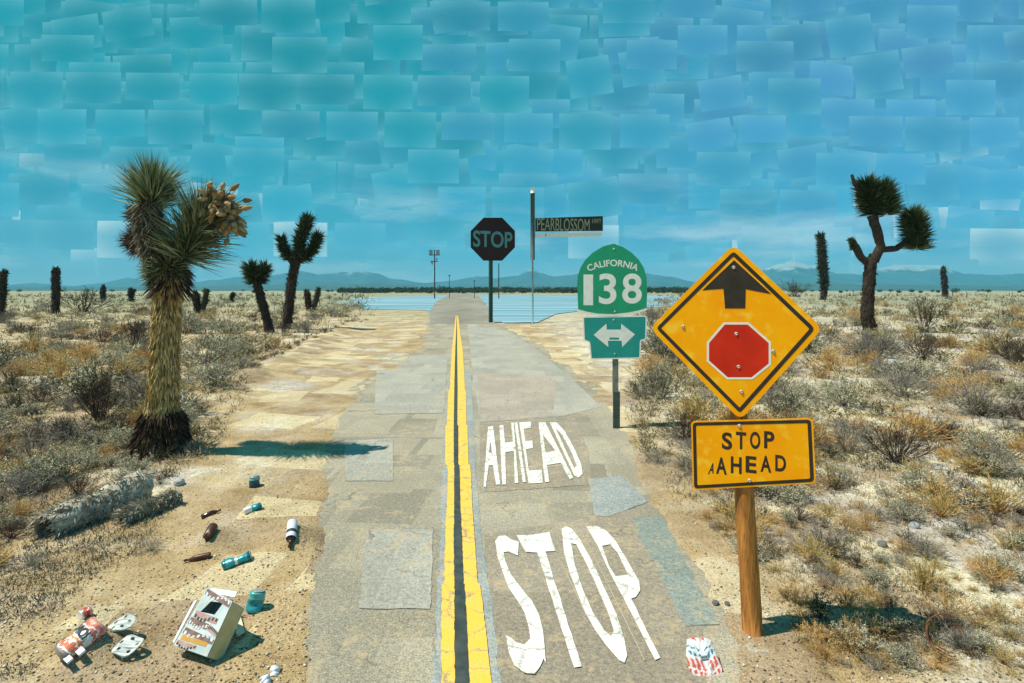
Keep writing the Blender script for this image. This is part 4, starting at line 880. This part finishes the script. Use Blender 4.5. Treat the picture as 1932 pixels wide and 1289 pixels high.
# CALIFORNIA on an arc
word = 'CALIFORNIA'; v, f = text_verts(word, .018); xs_ = [p[0] for p in v]; a_, b_ = min(xs_), max(xs_); mx = max(p[1] for p in v)
R_ = 118*k; cx, cz = S.q(1156, 490+118); vv = []
for p in v:
    t_ = ((p[0]-a_)/(b_-a_)-.5); ang = t_*(103/118.0); rr = R_+(p[1]/mx*12-12)*k; vv.append((cx+rr*math.sin(ang), -.013, cz+rr*math.cos(ang)))
obj('lettering', mesh_from('word', vv, f), M['sign_white'], pan)
for a, b in ((1158, 470), (1160, 588)): S.bolt(a, b, pan, -.0125, 1.8)
Q = S.poly([(1101, 599), (1219, 597), (1218, 640), (1208, 642), (1207, 675), (1116, 677), (1113, 645), (1103, 642)])
pl = obj('arrow_plaque', mesh_from('arrow_plaque', *slab(rounded(Q, 3*k, 3), [], -.010, -.005)), M['sign_teal'], S.o)
obj('white_edge', mesh_from('white_edge', *ring(rounded(Q, 3*k, 3), -1.5*k, .8*k, -.0115, -.0105)), M['sign_white'], pl)
ar = S.poly([(1120, 632), (1144, 611), (1145, 622), (1172, 622), (1172, 611), (1198, 631), (1174, 655), (1173, 643), (1147, 643), (1148, 655)])
obj('double_arrow', mesh_from('double_arrow', *slab(ar, [S.poly([(1150, 637), (1168, 637), (1168, 641), (1150, 641)])], -.0118, -.0106)), M['sign_white'], pl)
S.bolt(1158, 604, pl, -.0106, 1.8); S.bolt(1160, 668, pl, -.0106, 1.8)
# stop sign at the crossing, seen against the light
S = Sign('stop_sign', 'dark shaded STOP octagon on a thin green post at the crossing', 'road sign', 928, 609, 24); k = S.k
M['dark_red'] = mat('shaded_dark_red', (.030, .006, .006), .6, (.016, .006, .006), 2)  # backlit shade is put into the panel's base colour
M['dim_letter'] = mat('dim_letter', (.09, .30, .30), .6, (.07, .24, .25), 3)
obj('post', mesh_from('post', *box(0, .25, S.q(0, 500)[1]/2+.7, 6.5*k, 5*k, S.q(0, 420)[1]-.2)), mat('green_post', (.02, .07, .055), .6), S.o)
oc = S.poly([(912, 411), (947, 411), (971, 436), (971, 467), (947, 492), (912, 492), (888, 467), (888, 436)])
pan = obj('sign_panel', mesh_from('sign_panel', *slab(oc, [], -.06, 0)), M['dark_red'], S.o)
lettering(S, 'STOP', 892, 966, 438, 466, pan, M['dim_letter'], -.075, .02)
# street-name sign
S = Sign('street_name_sign', 'tall dark pole carrying a black PEARBLOSSOM HWY name blade over a white bar', 'road sign', 1005, 612, 10); k = S.k
obj('pole', smooth(mesh_from('pole', *tube([(0, 0, S.q(0, 490)[1]), (0, 0, S.q(0, 365)[1])], 4.2*k, 12))), M['post_dark'], S.o)
obj('lower_pole', smooth(mesh_from('lower_pole', *tube([(0, 0, -.3), (0, 0, S.q(0, 490)[1]-.01)], 1.6*k, 10))), mat('pale_blue_pole', (.20, .34, .38), .6), S.o)
obj('pole_cap', smooth(mesh_from('pole_cap', *tube([(0, 0, S.q(0, 364.8)[1]), (0, 0, S.q(0, 355)[1])], 4.0*k, 12))), M['sign_white'], S.o)
bl = S.poly([(1010, 412), (1137, 408), (1137, 436), (1010, 437)])
M['blade'] = mat('blade_black', (.012, .020, .012), .6, (.02, .03, .018), 2)
bd = obj('name_blade', mesh_from('name_blade', *slab(bl, [], -.05, .05)), M['blade'], S.o)
M['blade_letter'] = mat('blade_letter', (.36, .36, .24), .6, (.28, .29, .20), 3)
obj('blade_edge', mesh_from('blade_edge', *slab(bl, [inset(bl, .9*k)], -.07, -.055)), M['post_dark'], bd)
lettering(S, 'PEARBLOSSOM', 1013, 1112, 413.5, 435, bd, M['blade_letter'], -.06, .0)
lettering(S, 'HWY', 1117, 1134, 413, 422, bd, M['blade_letter'], -.06, .0)
wb = S.poly([(1010, 440), (1135, 438.5), (1135, 446), (1010, 448)])
obj('white_bar', mesh_from('white_bar', *slab(wb, [], -.04, .04)), M['sign_white'], S.o)
obj('bar_joint', mesh_from('bar_joint', *slab(S.poly([(1029, 440.2), (1030.2, 440.2), (1030.2, 446.5), (1029, 446.5)]), [], -.05, -.042)), M['post_dark'], S.o)
# ------------------------------------------------------------------ utility poles on the skyline
def pole(px, py0, py1, r, label, arms=(), lamp=False, name='utility_pole'):
    Y = 190.; s = Y/F; X = (px-966)*s; z1 = H-(py1-HY)*s; T = thing(name, label, 'pole', (X, Y, -.06)); md = M['dark_bark']
    obj('pole', smooth(mesh_from('pole', *tube([(0, 0, 0), (0, 0, z1)], [r*s, r*s*.7], 8))), md, T)
    for (a, b, pz) in arms: z = H-(pz-HY)*s; obj('crossarm', mesh_from('crossarm', *box((a+b)/2*s, -.25, z, (b-a)*s, .3, .25)), md, T)
    return T, s
T, s = pole(820, 552, 471, 1.3, 'utility pole with paired sign boards near its top, left of the road end', ((-10, 10, 481), (-7, 6, 493)))
gm_ = mat('grey_board', (.25, .27, .27), .7)
for a in (-6.5, 6.5):
    for dz in (474.5,): obj('board', mesh_from('board', *box(a*s, -.6, H-(476-HY)*s, 6.5*s, .2, 9*s)), gm_, T)
obj('transformer', smooth(mesh_from('transformer', *tube([(-5*s, -.5, H-(499-HY)*s), (-5*s, -.5, H-(493-HY)*s)], 2*s, 10))), gm_, T)
obj('transformer', smooth(mesh_from('transformer', *tube([(4*s, -.5, H-(492-HY)*s), (4*s, -.5, H-(487-HY)*s)], 1.5*s, 10))), gm_, T)
pole(848, 552, 518, .6, 'thin far pole right of the utility pole with sign boards', ((-2, 2, 520),))
pole(941, 552, 497, 1.1, 'dark tapering mast right of the stop sign post', ())
pole(895, 552, 528, .6, 'short far pole left of the stop sign post', ((-1.5, 1.5, 530),))

# ------------------------------------------------------------------ litter
def lathe(prof, n=20, axis=None):
    v = []; f = []
    for (r, z) in prof:
        for k in range(n): a = 2*math.pi*k/n; v.append([r*math.cos(a), r*math.sin(a), z])
    for i in range(len(prof)-1):
        for k in range(n): k2 = (k+1) % n; f.append((i*n+k, i*n+k2, (i+1)*n+k2, (i+1)*n+k))
    f.append(tuple(range(n-1, -1, -1))); f.append(tuple(range((len(prof)-1)*n, len(prof)*n))); return v, f
def lie(o, key, r, flip=False, sink=.3):
    p, q, dz = LAY[key]; 
    zb = ghs(p.x, p.y)+r*(1-sink); zt = ghs(q.x, q.y)+r*(1-sink)
    a = Vector((p.x, p.y, zb)); b = Vector((q.x, q.y, zt)); 
    if flip: a, b = b, a
    o.location = a; o.rotation_mode = 'QUATERNION'; o.rotation_quaternion = (b-a).to_track_quat('Z', 'Y'); return (b-a).length
def plen(key): p, q, dz = LAY[key]; return math.hypot((q-p).length, ghs(q.x, q.y)-ghs(p.x, p.y))
M['brown_glass'] = mat('brown_glass', (.045, .012, .004), .15, (.03, .008, .003), 5, spec=.6)
M['dusty_brown'] = mat('dusty_brown_glass', (.10, .045, .025), .4, (.04, .014, .008), 9)
def bottle(key, label, m, r, labelled=None, flip=False, broken=False):
    L = plen(key); prof = [(r*.5, 0), (r*.95, .012*L), (r, .03*L), (r, .56*L), (r*.9, .64*L), (r*.55, .73*L), (r*.38, .80*L), (r*.34, .95*L), (r*.42, .955*L), (r*.42, L), (r*.3, L)]
    if broken: prof = [(r*.5, 0), (r*.95, .02*L), (r, .06*L), (r*1.05, .5*L), (r*.95, .75*L), (r*.62, .86*L)]
    T = thing('bottle', label, 'bottle'); v, f = lathe(prof, 22)
    if broken: v = [(x, y, z+.08*L*math.sin(3*math.atan2(y, x))*(z > .4*L)) for x, y, z in v]
    obj('glass', smooth(mesh_from('glass', v, f)), M[m], T)
    if labelled:
        for a, b, mm_ in labelled:
            vv, ff = lathe([(r*1.015, a*L), (r*1.025, (a+.01)*L), (r*1.025, (b-.01)*L), (r*1.015, b*L)], 22); obj('paper_label', smooth(mesh_from('paper_label', vv, ff[:-2])), M[mm_], T)
        if labelled[0][1] > .3:
            pass
    lie(T, key, r, flip); return T
M['paper'] = mat('white_paper', (.74, .76, .78), .7, (.60, .62, .66), 20)
M['paper_dark'] = mat('dark_label_band', (.02, .04, .05), .6)
bottle('bottle_a', 'brown glass bottle lying on the sand, farthest of the dark bottles', 'brown_glass', 5.2*depth(975)/F)
bottle('bottle_b', 'broken dark brown bottle body standing askew between two lying bottles', 'dusty_brown', 8.5*depth(1020)/F, broken=True, flip=True)
bottle('bottle_c', 'brown bottle lying with its neck to the left, nearest of the dark bottles', 'dusty_brown', 5.8*depth(1058)/F, flip=True)
bottle('bottle_w', 'bottle with white paper label and black band, neck pointing at the viewer', 'brown_glass', 9*depth(1040)/F, labelled=[(.03, .40, 'paper'), (.40, .52, 'paper_dark'), (.52, .68, 'paper')], flip=True)
def can_mesh(L, r, seed, crush=.25, flat=1.0):
    crush = min(.5, crush*1.5)
    prof = [(r*.75, 0), (r*.82, .0), (r, .07*L)]+[(r, (.07+.86*i/14)*L) for i in range(1, 15)]+[(r*.82, L), (r*.75, L-.02*L), (r*.1, L-.02*L)]
    v, f = lathe(prof, 26); rr = random.Random(seed); dents = [(rr.uniform(0, 6.28), rr.uniform(.2, .8)*L, rr.uniform(.3, .9)) for _ in range(6)]; out = []
    for x, y, z in v:
        a = math.atan2(y, x); k = 1-crush*.12*math.sin(z/L*17+math.sin(a*2)*1.5)
        for da, dz, dd in dents: ad = math.atan2(math.sin(a-da), math.cos(a-da)); k -= crush*dd*math.exp(-(ad/.6)**2-((z-dz)/(L*.16))**2)
        out.append((x*k, y*k*flat, z+crush*.12*r*math.sin(a*2+1)))
    return out, f
def band_mat(name, stops, rough=.3, axis=2, L=.2, wob=.06):
    m, t, p = new_mat(name); tc = t.n.new('ShaderNodeTexCoord'); o = t.sep(tc.outputs['Object']); z = t.math('DIVIDE', o[axis], L)
    z = t.math('ADD', z, t.math('MULTIPLY', t.math('SUBTRACT', t.noise(tc.outputs['Object'], 22, 3), .5), wob)); col = t.ramp(z, stops, 'CONSTANT')
    t.l.new(col, p.inputs['Base Color']); p.inputs['Roughness'].default_value = rough; p.inputs['Metallic'].default_value = .25; return m
W_, B_, TL_, TD_, RD_, BL_ = (.72, .72, .72), (.02, .05, .06), (.03, .30, .34), (.01, .16, .20), (.55, .06, .03), (.03, .10, .25)
def can(name, label, key, r, m, seed, crush=.25, flat=1.0, upright=None, text=None):
    T = thing(name, label, 'can')
    L = plen(key) if key else upright[2]; v, f = can_mesh(L, r, seed, crush, flat); obj('can_body', smooth(mesh_from('can_body', v, f)), m, T)
    vv, ff = lathe([(r*.80, L+.001), (r*.84, L+.004), (r*.78, L+.006)], 22); obj('rim', smooth(mesh_from('rim', vv, ff)), M['alu'], T)
    if key: lie(T, key, r*flat)
    else: g = G(upright[0], upright[1]); T.location = (g.x, g.y, ghs(g.x, g.y)-.01); T.rotation_euler = upright[3]
    return T
s1 = depth(1070)/F
can('drink_can', 'flattened teal can with a white streak, left of the road edge below the bottles', 'can_t1', 11*s1, band_mat('teal_can_a', [(0, TD_), (.12, TL_), (.45, W_), (.55, TL_), (.9, TD_)], L=plen('can_t1')), 3, .35, .8)
s1 = depth(970)/F
can('drink_can', 'pale teal crushed can above the white-labelled bottle', 'can_t2', 8*s1, band_mat('teal_can_b', [(0, W_), (.45, TL_), (.8, TD_)], L=plen('can_t2')), 5, .3, .8)
s1 = depth(1155)/F
can('drink_can', 'upright teal can tilted on the sand right of the torn carton', None, 15*s1, band_mat('teal_can_c', [(0, TL_), (.5, (.02, .24, .30)), (.72, (.10, .42, .42))], L=32*s1), 6, .15, 1, (478, 1156, 36*s1, (R(-14), R(12), .3)))
s1 = depth(920)/F
can('drink_can', 'small dark can with a pale top, farthest piece of litter by the road', None, 10*s1, band_mat('dark_can', [(0, B_), (.35, (.02, .10, .11)), (.7, (.25, .42, .42))], L=20*s1), 7, .25, 1, (479, 920, 21*s1, (R(-10), R(8), .9)))
s1 = depth(1240)/F
rwb = band_mat('red_white_blue_can', [(0, RD_), (.12, W_), (.22, RD_), (.42, W_), (.47, BL_), (.58, W_), (.66, BL_), (.72, W_), (.85, RD_), (.92, W_)], L=.26, wob=.3)
def disc_can(px, py, wpx, hpx, label, m, seed):
    """a can stamped flat, propped on edge towards the road"""
    s_ = depth(py)/F; g = G(px, py); T = thing('crushed_can', label, 'can', (g.x, g.y, ghs(g.x, g.y)+.012), .2); rr = random.Random(seed); pts = []
    n = 26; v = []; f = []
    for lay_, (sc, yy_) in enumerate(((.90, .0), (1, .012), (1, .026), (.88, .040))):
        for i in range(n):
            a = 2*math.pi*i/n; k = 1+.05*math.sin(5*a+seed)+.03*math.sin(9*a+lay_); sq = (abs(math.cos(a))**2.6+abs(math.sin(a))**2.6)**(-1/2.6)
            v.append((sc*k*sq*math.cos(a)*wpx*.5*s_, yy_+.006*math.sin(4*a+lay_), sc*k*sq*math.sin(a)*hpx*.5*s_))
    c0 = len(v)
    for i in range(3):
        for j in range(n): j2 = (j+1) % n; f.append((i*n+j, i*n+j2, (i+1)*n+j2, (i+1)*n+j))
    # crumpled faces
    for side, base_, yy_ in ((0, 0, -.004), (1, 3*n, .044)):
        r0 = base_; prev = list(range(r0, r0+n))
        for ring_ in (.62, .3):
            cur = []
            for j in range(n):
                x, y, z = v[prev[j]] if ring_ == .62 else v[prev[j]]; q = .66; cur.append(len(v)); v.append((x*q, yy_+rr.uniform(-.007, .007), z*q))
            for j in range(n): f.append((prev[j], prev[(j+1) % n], cur[(j+1) % n], cur[j]))
            prev = cur
        f.append(tuple(prev))
    me = mesh_from('can_body', v, f); o = obj('can_body', me, m, T); o.rotation_euler = (R(-48), 0, 0); o.location = (0, 0, hpx*.5*s_*.66)
    MOUND = None
    return T, o, s_
T, ob, s_ = disc_can(1329, 1262, 62, 78, 'flattened red, white and blue can beside the foot of the wooden post', None, 4)
m, t, p = new_mat('printed_can'); tc = t.n.new('ShaderNodeTexCoord'); x, y, z = t.sep(tc.outputs['Object'])[:3]
zz = t.math('DIVIDE', z, 78*s_); xx = t.math('DIVIDE', x, 62*s_); nz = t.noise(tc.outputs['Object'], 30, 4)
zz = t.math('ADD', t.math('ADD', zz, t.math('MULTIPLY', t.math('ABSOLUTE', t.math('SUBTRACT', xx, .05)), -.35)), t.math('ADD', t.math('MULTIPLY', nz, .22), .42))
col = t.ramp(zz, [(0, W_), (.10, (.60, .10, .06)), (.20, W_), (.24, (.62, .12, .08)), (.46, W_), (.52, (.05, .22, .30)), (.60, W_), (.68, (.05, .20, .28)), (.73, W_), (.90, RD_)], 'CONSTANT')
sv = t.math('GREATER_THAN', t.math('SINE', t.math('ADD', t.math('MULTIPLY', xx, 44), t.math('MULTIPLY', nz, 6))), .25)
col = t.mix(t.math('MULTIPLY', sv, .75), col, W_+(1,)); col = t.mix(t.math('LESS_THAN', t.math('ABSOLUTE', t.math('SUBTRACT', xx, .02)), .045), col, W_+(1,))
t.l.new(col, p.inputs['Base Color']); p.inputs['Roughness'].default_value = .35; ob.data.materials.append(m)
obj('pull_tab', mesh_from('pull_tab', *ring([(-.03, .0), (.03, .0), (.03, .022), (-.03, .022)], 0, .006, -.012, -.006)), M['alu'], ob)
# tall red-and-white crumpled carton tube with lettering, and the crushed can above it
Lt = plen('tube'); rt = 26*depth(1260)/F
T = thing('crushed_carton', 'long crumpled red and white drink carton with big letters at the lower left', 'carton'); v, f = can_mesh(Lt, rt, 9, .16, .72)
obj('carton_body', mesh_from('carton_body', v, f), band_mat('red_white_carton', [(0, (.24, .19, .15)), (.14, W_), (.20, (.55, .14, .07)), (.32, W_), (.36, (.62, .22, .08)), (.46, W_), (.66, (.50, .16, .12)), (.76, W_), (.80, (.52, .13, .09)), (.90, (.60, .30, .24))], .6, L=Lt, wob=.5), T)
lie(T, 'tube', rt*.7)
tx, tf = text_verts('ION', .03); hx = max(p_[0] for p_ in tx)
# wrap the word round the body facing up and towards the viewer
inv = T.rotation_quaternion.inverted(); up = inv @ Vector((0, -.55, .85)); base_a = math.atan2(up.y, up.x); vv = []
for x, y, z in tx:
    ang = base_a-(x/hx-.5)*1.5; rr_ = rt*1.06; vv.append((rr_*math.cos(ang), rr_*.74*math.sin(ang), Lt*.50+y*1.15*Lt*.19/.7))
obj('lettering', mesh_from('ION', vv, tf), M['paper_dark'], T)
v, f = box(-rt*1.1, 0, Lt*.34, rt*1.1, rt*.16, Lt*.16); obj('torn_flap', mesh_from('torn_flap', v, f), M['paper'], T)
v, f = box(-rt*1.1, .01, Lt*.08, rt*1.0, rt*.14, Lt*.14); obj('torn_flap', mesh_from('torn_flap', v, f), M['paper'], T)
can('drink_can', 'crushed red and white can touching the top of the long crumpled carton', 'can_r', 12*depth(1190)/F, band_mat('red_can', [(0, W_), (.15, (.6, .12, .08)), (.38, W_), (.48, (.55, .09, .06)), (.8, (.66, .35, .28))], L=plen('can_r'), wob=.3), 12, .35, .8)
# six-pack rings
def rings(px, py, wpx, hpx, label, seed):
    s_ = depth(py)/F; g = G(px, py); T = None; a, b = wpx*.5*s_, hpx*.5*s_*1.5
    out = rounded([(-a, -b*.5), (-a*.4, -b), (a*.5, -b), (a, -b*.2), (a*.9, b*.7), (a*.2, b), (-a*.7, b*.8)], .04, 3); holes = []
    for i in range(5):
        q = 2*math.pi*i/5+.3; cx_, cy_ = a*.62*math.cos(q), b*.62*math.sin(q); holes.append([(cx_+a*.15*math.cos(w2), cy_+b*.17*math.sin(w2)) for w2 in [2*math.pi*j/8 for j in range(8)]])
    v, f = slab(out, holes, -.004, .004); v = [(x, z, -y+.012*math.sin(x*40+seed)+.22*z) for x, y, z in v]
    T = obj('can_holder', mesh_from('can_holder', v, f), mat('dirty_white_foil', (.62, .66, .62), .5, (.48, .52, .50), 14), None, (g.x, g.y, ghs(g.x, g.y)+.03+.22*b)); T['label'] = label; T['category'] = 'litter'; return T
rings(229, 1222, 44, 26, 'white flat holder with round holes, upper of the two beside the crumpled carton', 1)
rings(241, 1248, 50, 30, 'white flat holder with round holes, lower of the two beside the crumpled carton', 3)
s1 = depth(1280)/F
can('drink_can', 'white crushed can at the bottom edge near the road, upper one', None, 9*s1, M['paper'], 21, .3, 1, (516, 1277, 18*s1, (R(-50), R(20), .4)))
can('drink_can', 'white crushed can cut by the bottom edge near the road, lower one', None, 10*s1, M['paper'], 22, .3, 1, (503, 1298, 20*s1, (R(-50), R(-20), .4)))
# torn carton with an open handle hole
g = G(372, 1248); s_ = g.y/F; T = thing('torn_carton', 'torn white drinks carton with a dark hand hole and rows of brown print', 'carton', (g.x, g.y, ghs(g.x, g.y)), R(-17))
Wc, Hc, Tc = 82*s_, 98*s_, 44*s_; TILT = R(-44)
body = bpy.data.objects.new('carton_box', None)
ca = Acc(); th = .006
front = slab([(-Wc/2, 0), (Wc/2, 0), (Wc/2, Hc), (-Wc/2, Hc)], [[(-Wc*.34, Hc*.64), (Wc*.12, Hc*.62), (Wc*.22, Hc*.85), (-Wc*.18, Hc*.88)]], -Tc/2, -Tc/2+th); ca.add(*front)
ca.add(*box(0, Tc/2, Hc/2, Wc, th, Hc)); ca.add(*box(0, 0, th/2, Wc-2*th, Tc-2*th, th)); ca.add(*box(0, 0, Hc-th/2, Wc-2*th, Tc-2*th, th)); ca.add(*box(-Wc/2+th/2, .003, Hc/2, th, Tc-2*th, Hc-.01))
cb = obj('carton_box', ca.mesh(), mat('white_card', (.58, .66, .64), .7, (.36, .46, .48), 7, c3=(.55, .42, .28)), T); cb.rotation_euler = (TILT, 0, 0); cb.location = (0, 0, .03)
obj('side_panel', mesh_from('side_panel', *box(Wc/2-th/2+.001, .003, Hc/2, th, Tc-2*th, Hc-.01)), mat('yellowed_card', (.62, .52, .26), .75, (.50, .42, .20), 12), cb)
bm_ = mat('brown_print', (.14, .085, .075), .7, (.24, .15, .12), 20); pm_ = mat('pink_print', (.42, .22, .20), .7, (.42, .33, .28), 20); om_ = mat('orange_print', (.60, .32, .06), .7)
for (u0, u1, w0, w1, mm_) in ((-.47, .46, .89, .99, bm_), (-.46, .30, .50, .61, pm_), (-.50, .10, .37, .48, bm_), (.12, .46, .35, .45, pm_), (-.48, .46, .215, .31, bm_), (-.44, .34, .12, .205, om_), (-.48, .10, .03, .10, pm_)):
    P4 = [(u0*Wc, w0*Hc), (u1*Wc, (w0-.02)*Hc), (u1*Wc, (w1-.03)*Hc), (u0*Wc, w1*Hc)]; obj('print_band', mesh_from('print_band', *slab(P4, [], -Tc/2-.002, -Tc/2-.0005)), mm_, cb)
    if mm_ is not om_:
        nb = 7; a = Acc()
        for i in range(nb):
            xx_ = (u0+(u1-u0)*(i+.3)/nb)*Wc; hh_ = (w1-w0)*Hc*.5; zc = ((w0+w1)/2-.012)*Hc; ww = (u1-u0)*Wc/nb*.5
            a.add(*slab([(xx_, zc-hh_/2), (xx_+ww, zc-hh_/2), (xx_+ww, zc+hh_/2), (xx_, zc+hh_/2)], [[(xx_+ww*.35, zc-hh_*.2), (xx_+ww*.7, zc-hh_*.2), (xx_+ww*.7, zc+hh_*.25), (xx_+ww*.35, zc+hh_*.25)]] if i % 3 else [], -Tc/2-.004, -Tc/2-.0025))
        obj('print_marks', a.mesh(), M['paper'] if mm_ is bm_ else M['paper_dark'], cb)
for o_ in [cb]+list(cb.children):
    for v_ in o_.data.vertices:
        x, y, z = v_.co; t_ = z/Hc
        v_.co = (x*(1-.13*t_)+.05*Wc*math.sin(2.6*t_), y, z+.10*Hc*(x/Wc)*t_*-1+.015*math.sin(8*x/Wc))
fl = obj('flap', mesh_from('flap', *slab([(-.42*Wc, 0), (.46*Wc, 0), (.38*Wc, .15*Hc), (-.36*Wc, .12*Hc)], [], 0, th)), M['paper'], cb); fl.location = (0, -Tc/2, Hc); fl.rotation_euler = (R(-35), 0, 0)
fl = obj('flap', mesh_from('flap', *slab([(0, .05*Hc), (0, .85*Hc), (.16*Wc, .8*Hc), (.14*Wc, .1*Hc)], [], 0, th)), M['paper'], cb); fl.location = (-Wc/2, -Tc/2, -.45*Hc*0); fl.rotation_euler = (0, 0, R(150))
# torn cardboard strip beside the carton
v, f = slab([(0, 0), (.05, .02), (.34, .30), (.30, .36), (.24, .33)], [], -.004, .004); g = G(448, 1165)
o = obj('cardboard_scrap', mesh_from('cardboard_scrap', [(x*.55, z*-.9, .02+y) for x, y, z in v], f), mat('pale_card', (.74, .66, .44), .8), None, (g.x, g.y, ghs(g.x, g.y)+.015)); o['label'] = 'long pale strip of torn card running beside the carton'; o['category'] = 'litter'
# fallen dead trunks
def log(p0, p1, r0, r1, label, seed):
    a = G(*p0); b = G(*p1); a.z = ghs(a.x, a.y)+r0*.7; b.z = ghs(b.x, b.y)+r1*.7; rng = np.random.default_rng(seed)
    T = thing('fallen_trunk', label, 'log', (a.x, a.y, 0)); a2 = Vector((0, 0, a.z)); b2 = b-Vector((a.x, a.y, 0)); path = [a2.lerp(b2, i/4)+Vector((0, 0, .03*math.sin(i*2))) for i in range(5)]
    v, f = bumpy_tube(path, [r0, r0*1.08, (r0+r1)/2, r1*1.05, r1], seed, 16, 5, .12); f = f+[tuple(range(len(v)-16, len(v)))]; obj('dead_wood', smooth(mesh_from('dead_wood', v, f)), mat('dead_wood', (.62, .56, .45), .9, (.26, .22, .16), 8, 6, .03, 20), T)
    n = 2600; o, d, t_ = along(path, n, rng); rr = np.interp(t_, [0, 1], [r0, r1])[:, None]; u = rand_dirs(d, 85, 95, n, rng); dirs = rand_dirs(-d, 8, 60, n, rng)+u*.2
    vv, ff = blades(o+u*rr, dirs, rng.uniform(.05, .14, n), rng.uniform(.006, .014, n), rng); obj('frayed_leaves', fast_mesh('frayed', vv, ff), isl_mat('grey_fray', [(.17, .145, .10), (.36, .32, .24), (.58, .53, .42)], .85), T); return T
log((84, 1010), (268, 938), .16, .19, 'thick grey fallen Joshua trunk lying on the left-hand sand', 81)
log((232, 985), (337, 945), .085, .075, 'thinner grey fallen limb beside the thick fallen trunk', 82)
# coil of rusty wire in the brush
g = G(1778, 1245); a = Acc()
for j in range(3):
    n = 20; a.add(*tube([(math.cos(2*math.pi*i/n)*(.10+.02*j), math.sin(2*math.pi*i/n)*.06-.02*j, .15+math.sin(2*math.pi*i/n)*(.10+.015*j)+.01*math.sin(5*i)) for i in range(int(n*.85))], .0045, 6))
o = obj('rusty_coil', a.mesh(), M['rust'], None, (g.x, g.y, ghs(g.x, g.y)+.02)); o['label'] = 'coil of rusty wire sticking out of the dark brush at the lower right'; o['category'] = 'wire'
# stones
def stone(px, py, wpx, label, m, seed):
    g = G(px, py); s_ = g.y/F; rr = random.Random(seed); import bmesh
    bm = bmesh.new(); bmesh.ops.create_icosphere(bm, subdivisions=2, radius=1)
    for v in bm.verts: v.co *= 1+rr.uniform(-.14, .14); v.co.z *= .75
    me = bpy.data.meshes.new('stone'); bm.to_mesh(me); bm.free(); o = obj('stone', me, m, None, (g.x, g.y, ghs(g.x, g.y)+wpx*s_*.2)); o.scale = (wpx*s_/2,)*3; o['label'] = label; o['category'] = 'stone'; return o
wh = mat('white_rock', (.72, .74, .74), .85, (.60, .60, .60), 3, bump=.05, bscale=5); gr = mat('grey_rock', (.36, .36, .35), .85, (.24, .24, .24), 3, bump=.05, bscale=5)
for (px, py, w_, lb, m_) in ((1726, 888, 22, 'white stone in the scrub level with the lower edge of the yellow plaque', wh), (1665, 1034, 18, 'grey-white stone on the ground right of the wooden post', gr), (1725, 1000, 18, 'pale stone just above and right of the grey-white one', wh), (1390, 870, 12, 'small grey stone behind the yellow plaque', gr), (338, 918, 20, 'pinkish pale stone near the foot of the big Joshua tree', wh), (1680, 690, 26, 'pale stone left of the dark brown bush on the right', wh), (1350, 1140, 14, 'small dark stone at the road shoulder left of the wooden post', gr), (1372, 1142, 10, 'tiny dark stone at the road shoulder nearest the wooden post', gr)):
    stone(px, py, w_, lb, m_, px)

# ------------------------------------------------------------------ haze over the whole plain
hm = bpy.data.materials.new('haze_air'); hm.use_nodes = True; nt = hm.node_tree; nt.nodes.clear(); ho = nt.nodes.new('ShaderNodeOutputMaterial'); pv = nt.nodes.new('ShaderNodeVolumePrincipled')
pv.inputs['Color'].default_value = (.22, .74, .95, 1); pv.inputs['Density'].default_value = 1.1e-4; nt.links.new(pv.outputs[0], ho.inputs['Volume'])
v, f = box(0, 5500, 199, 25200, 12200, 404); obj('haze', mesh_from('haze', v, f), hm, kind='stuff', label='thin blue haze over the desert plain', category='haze')
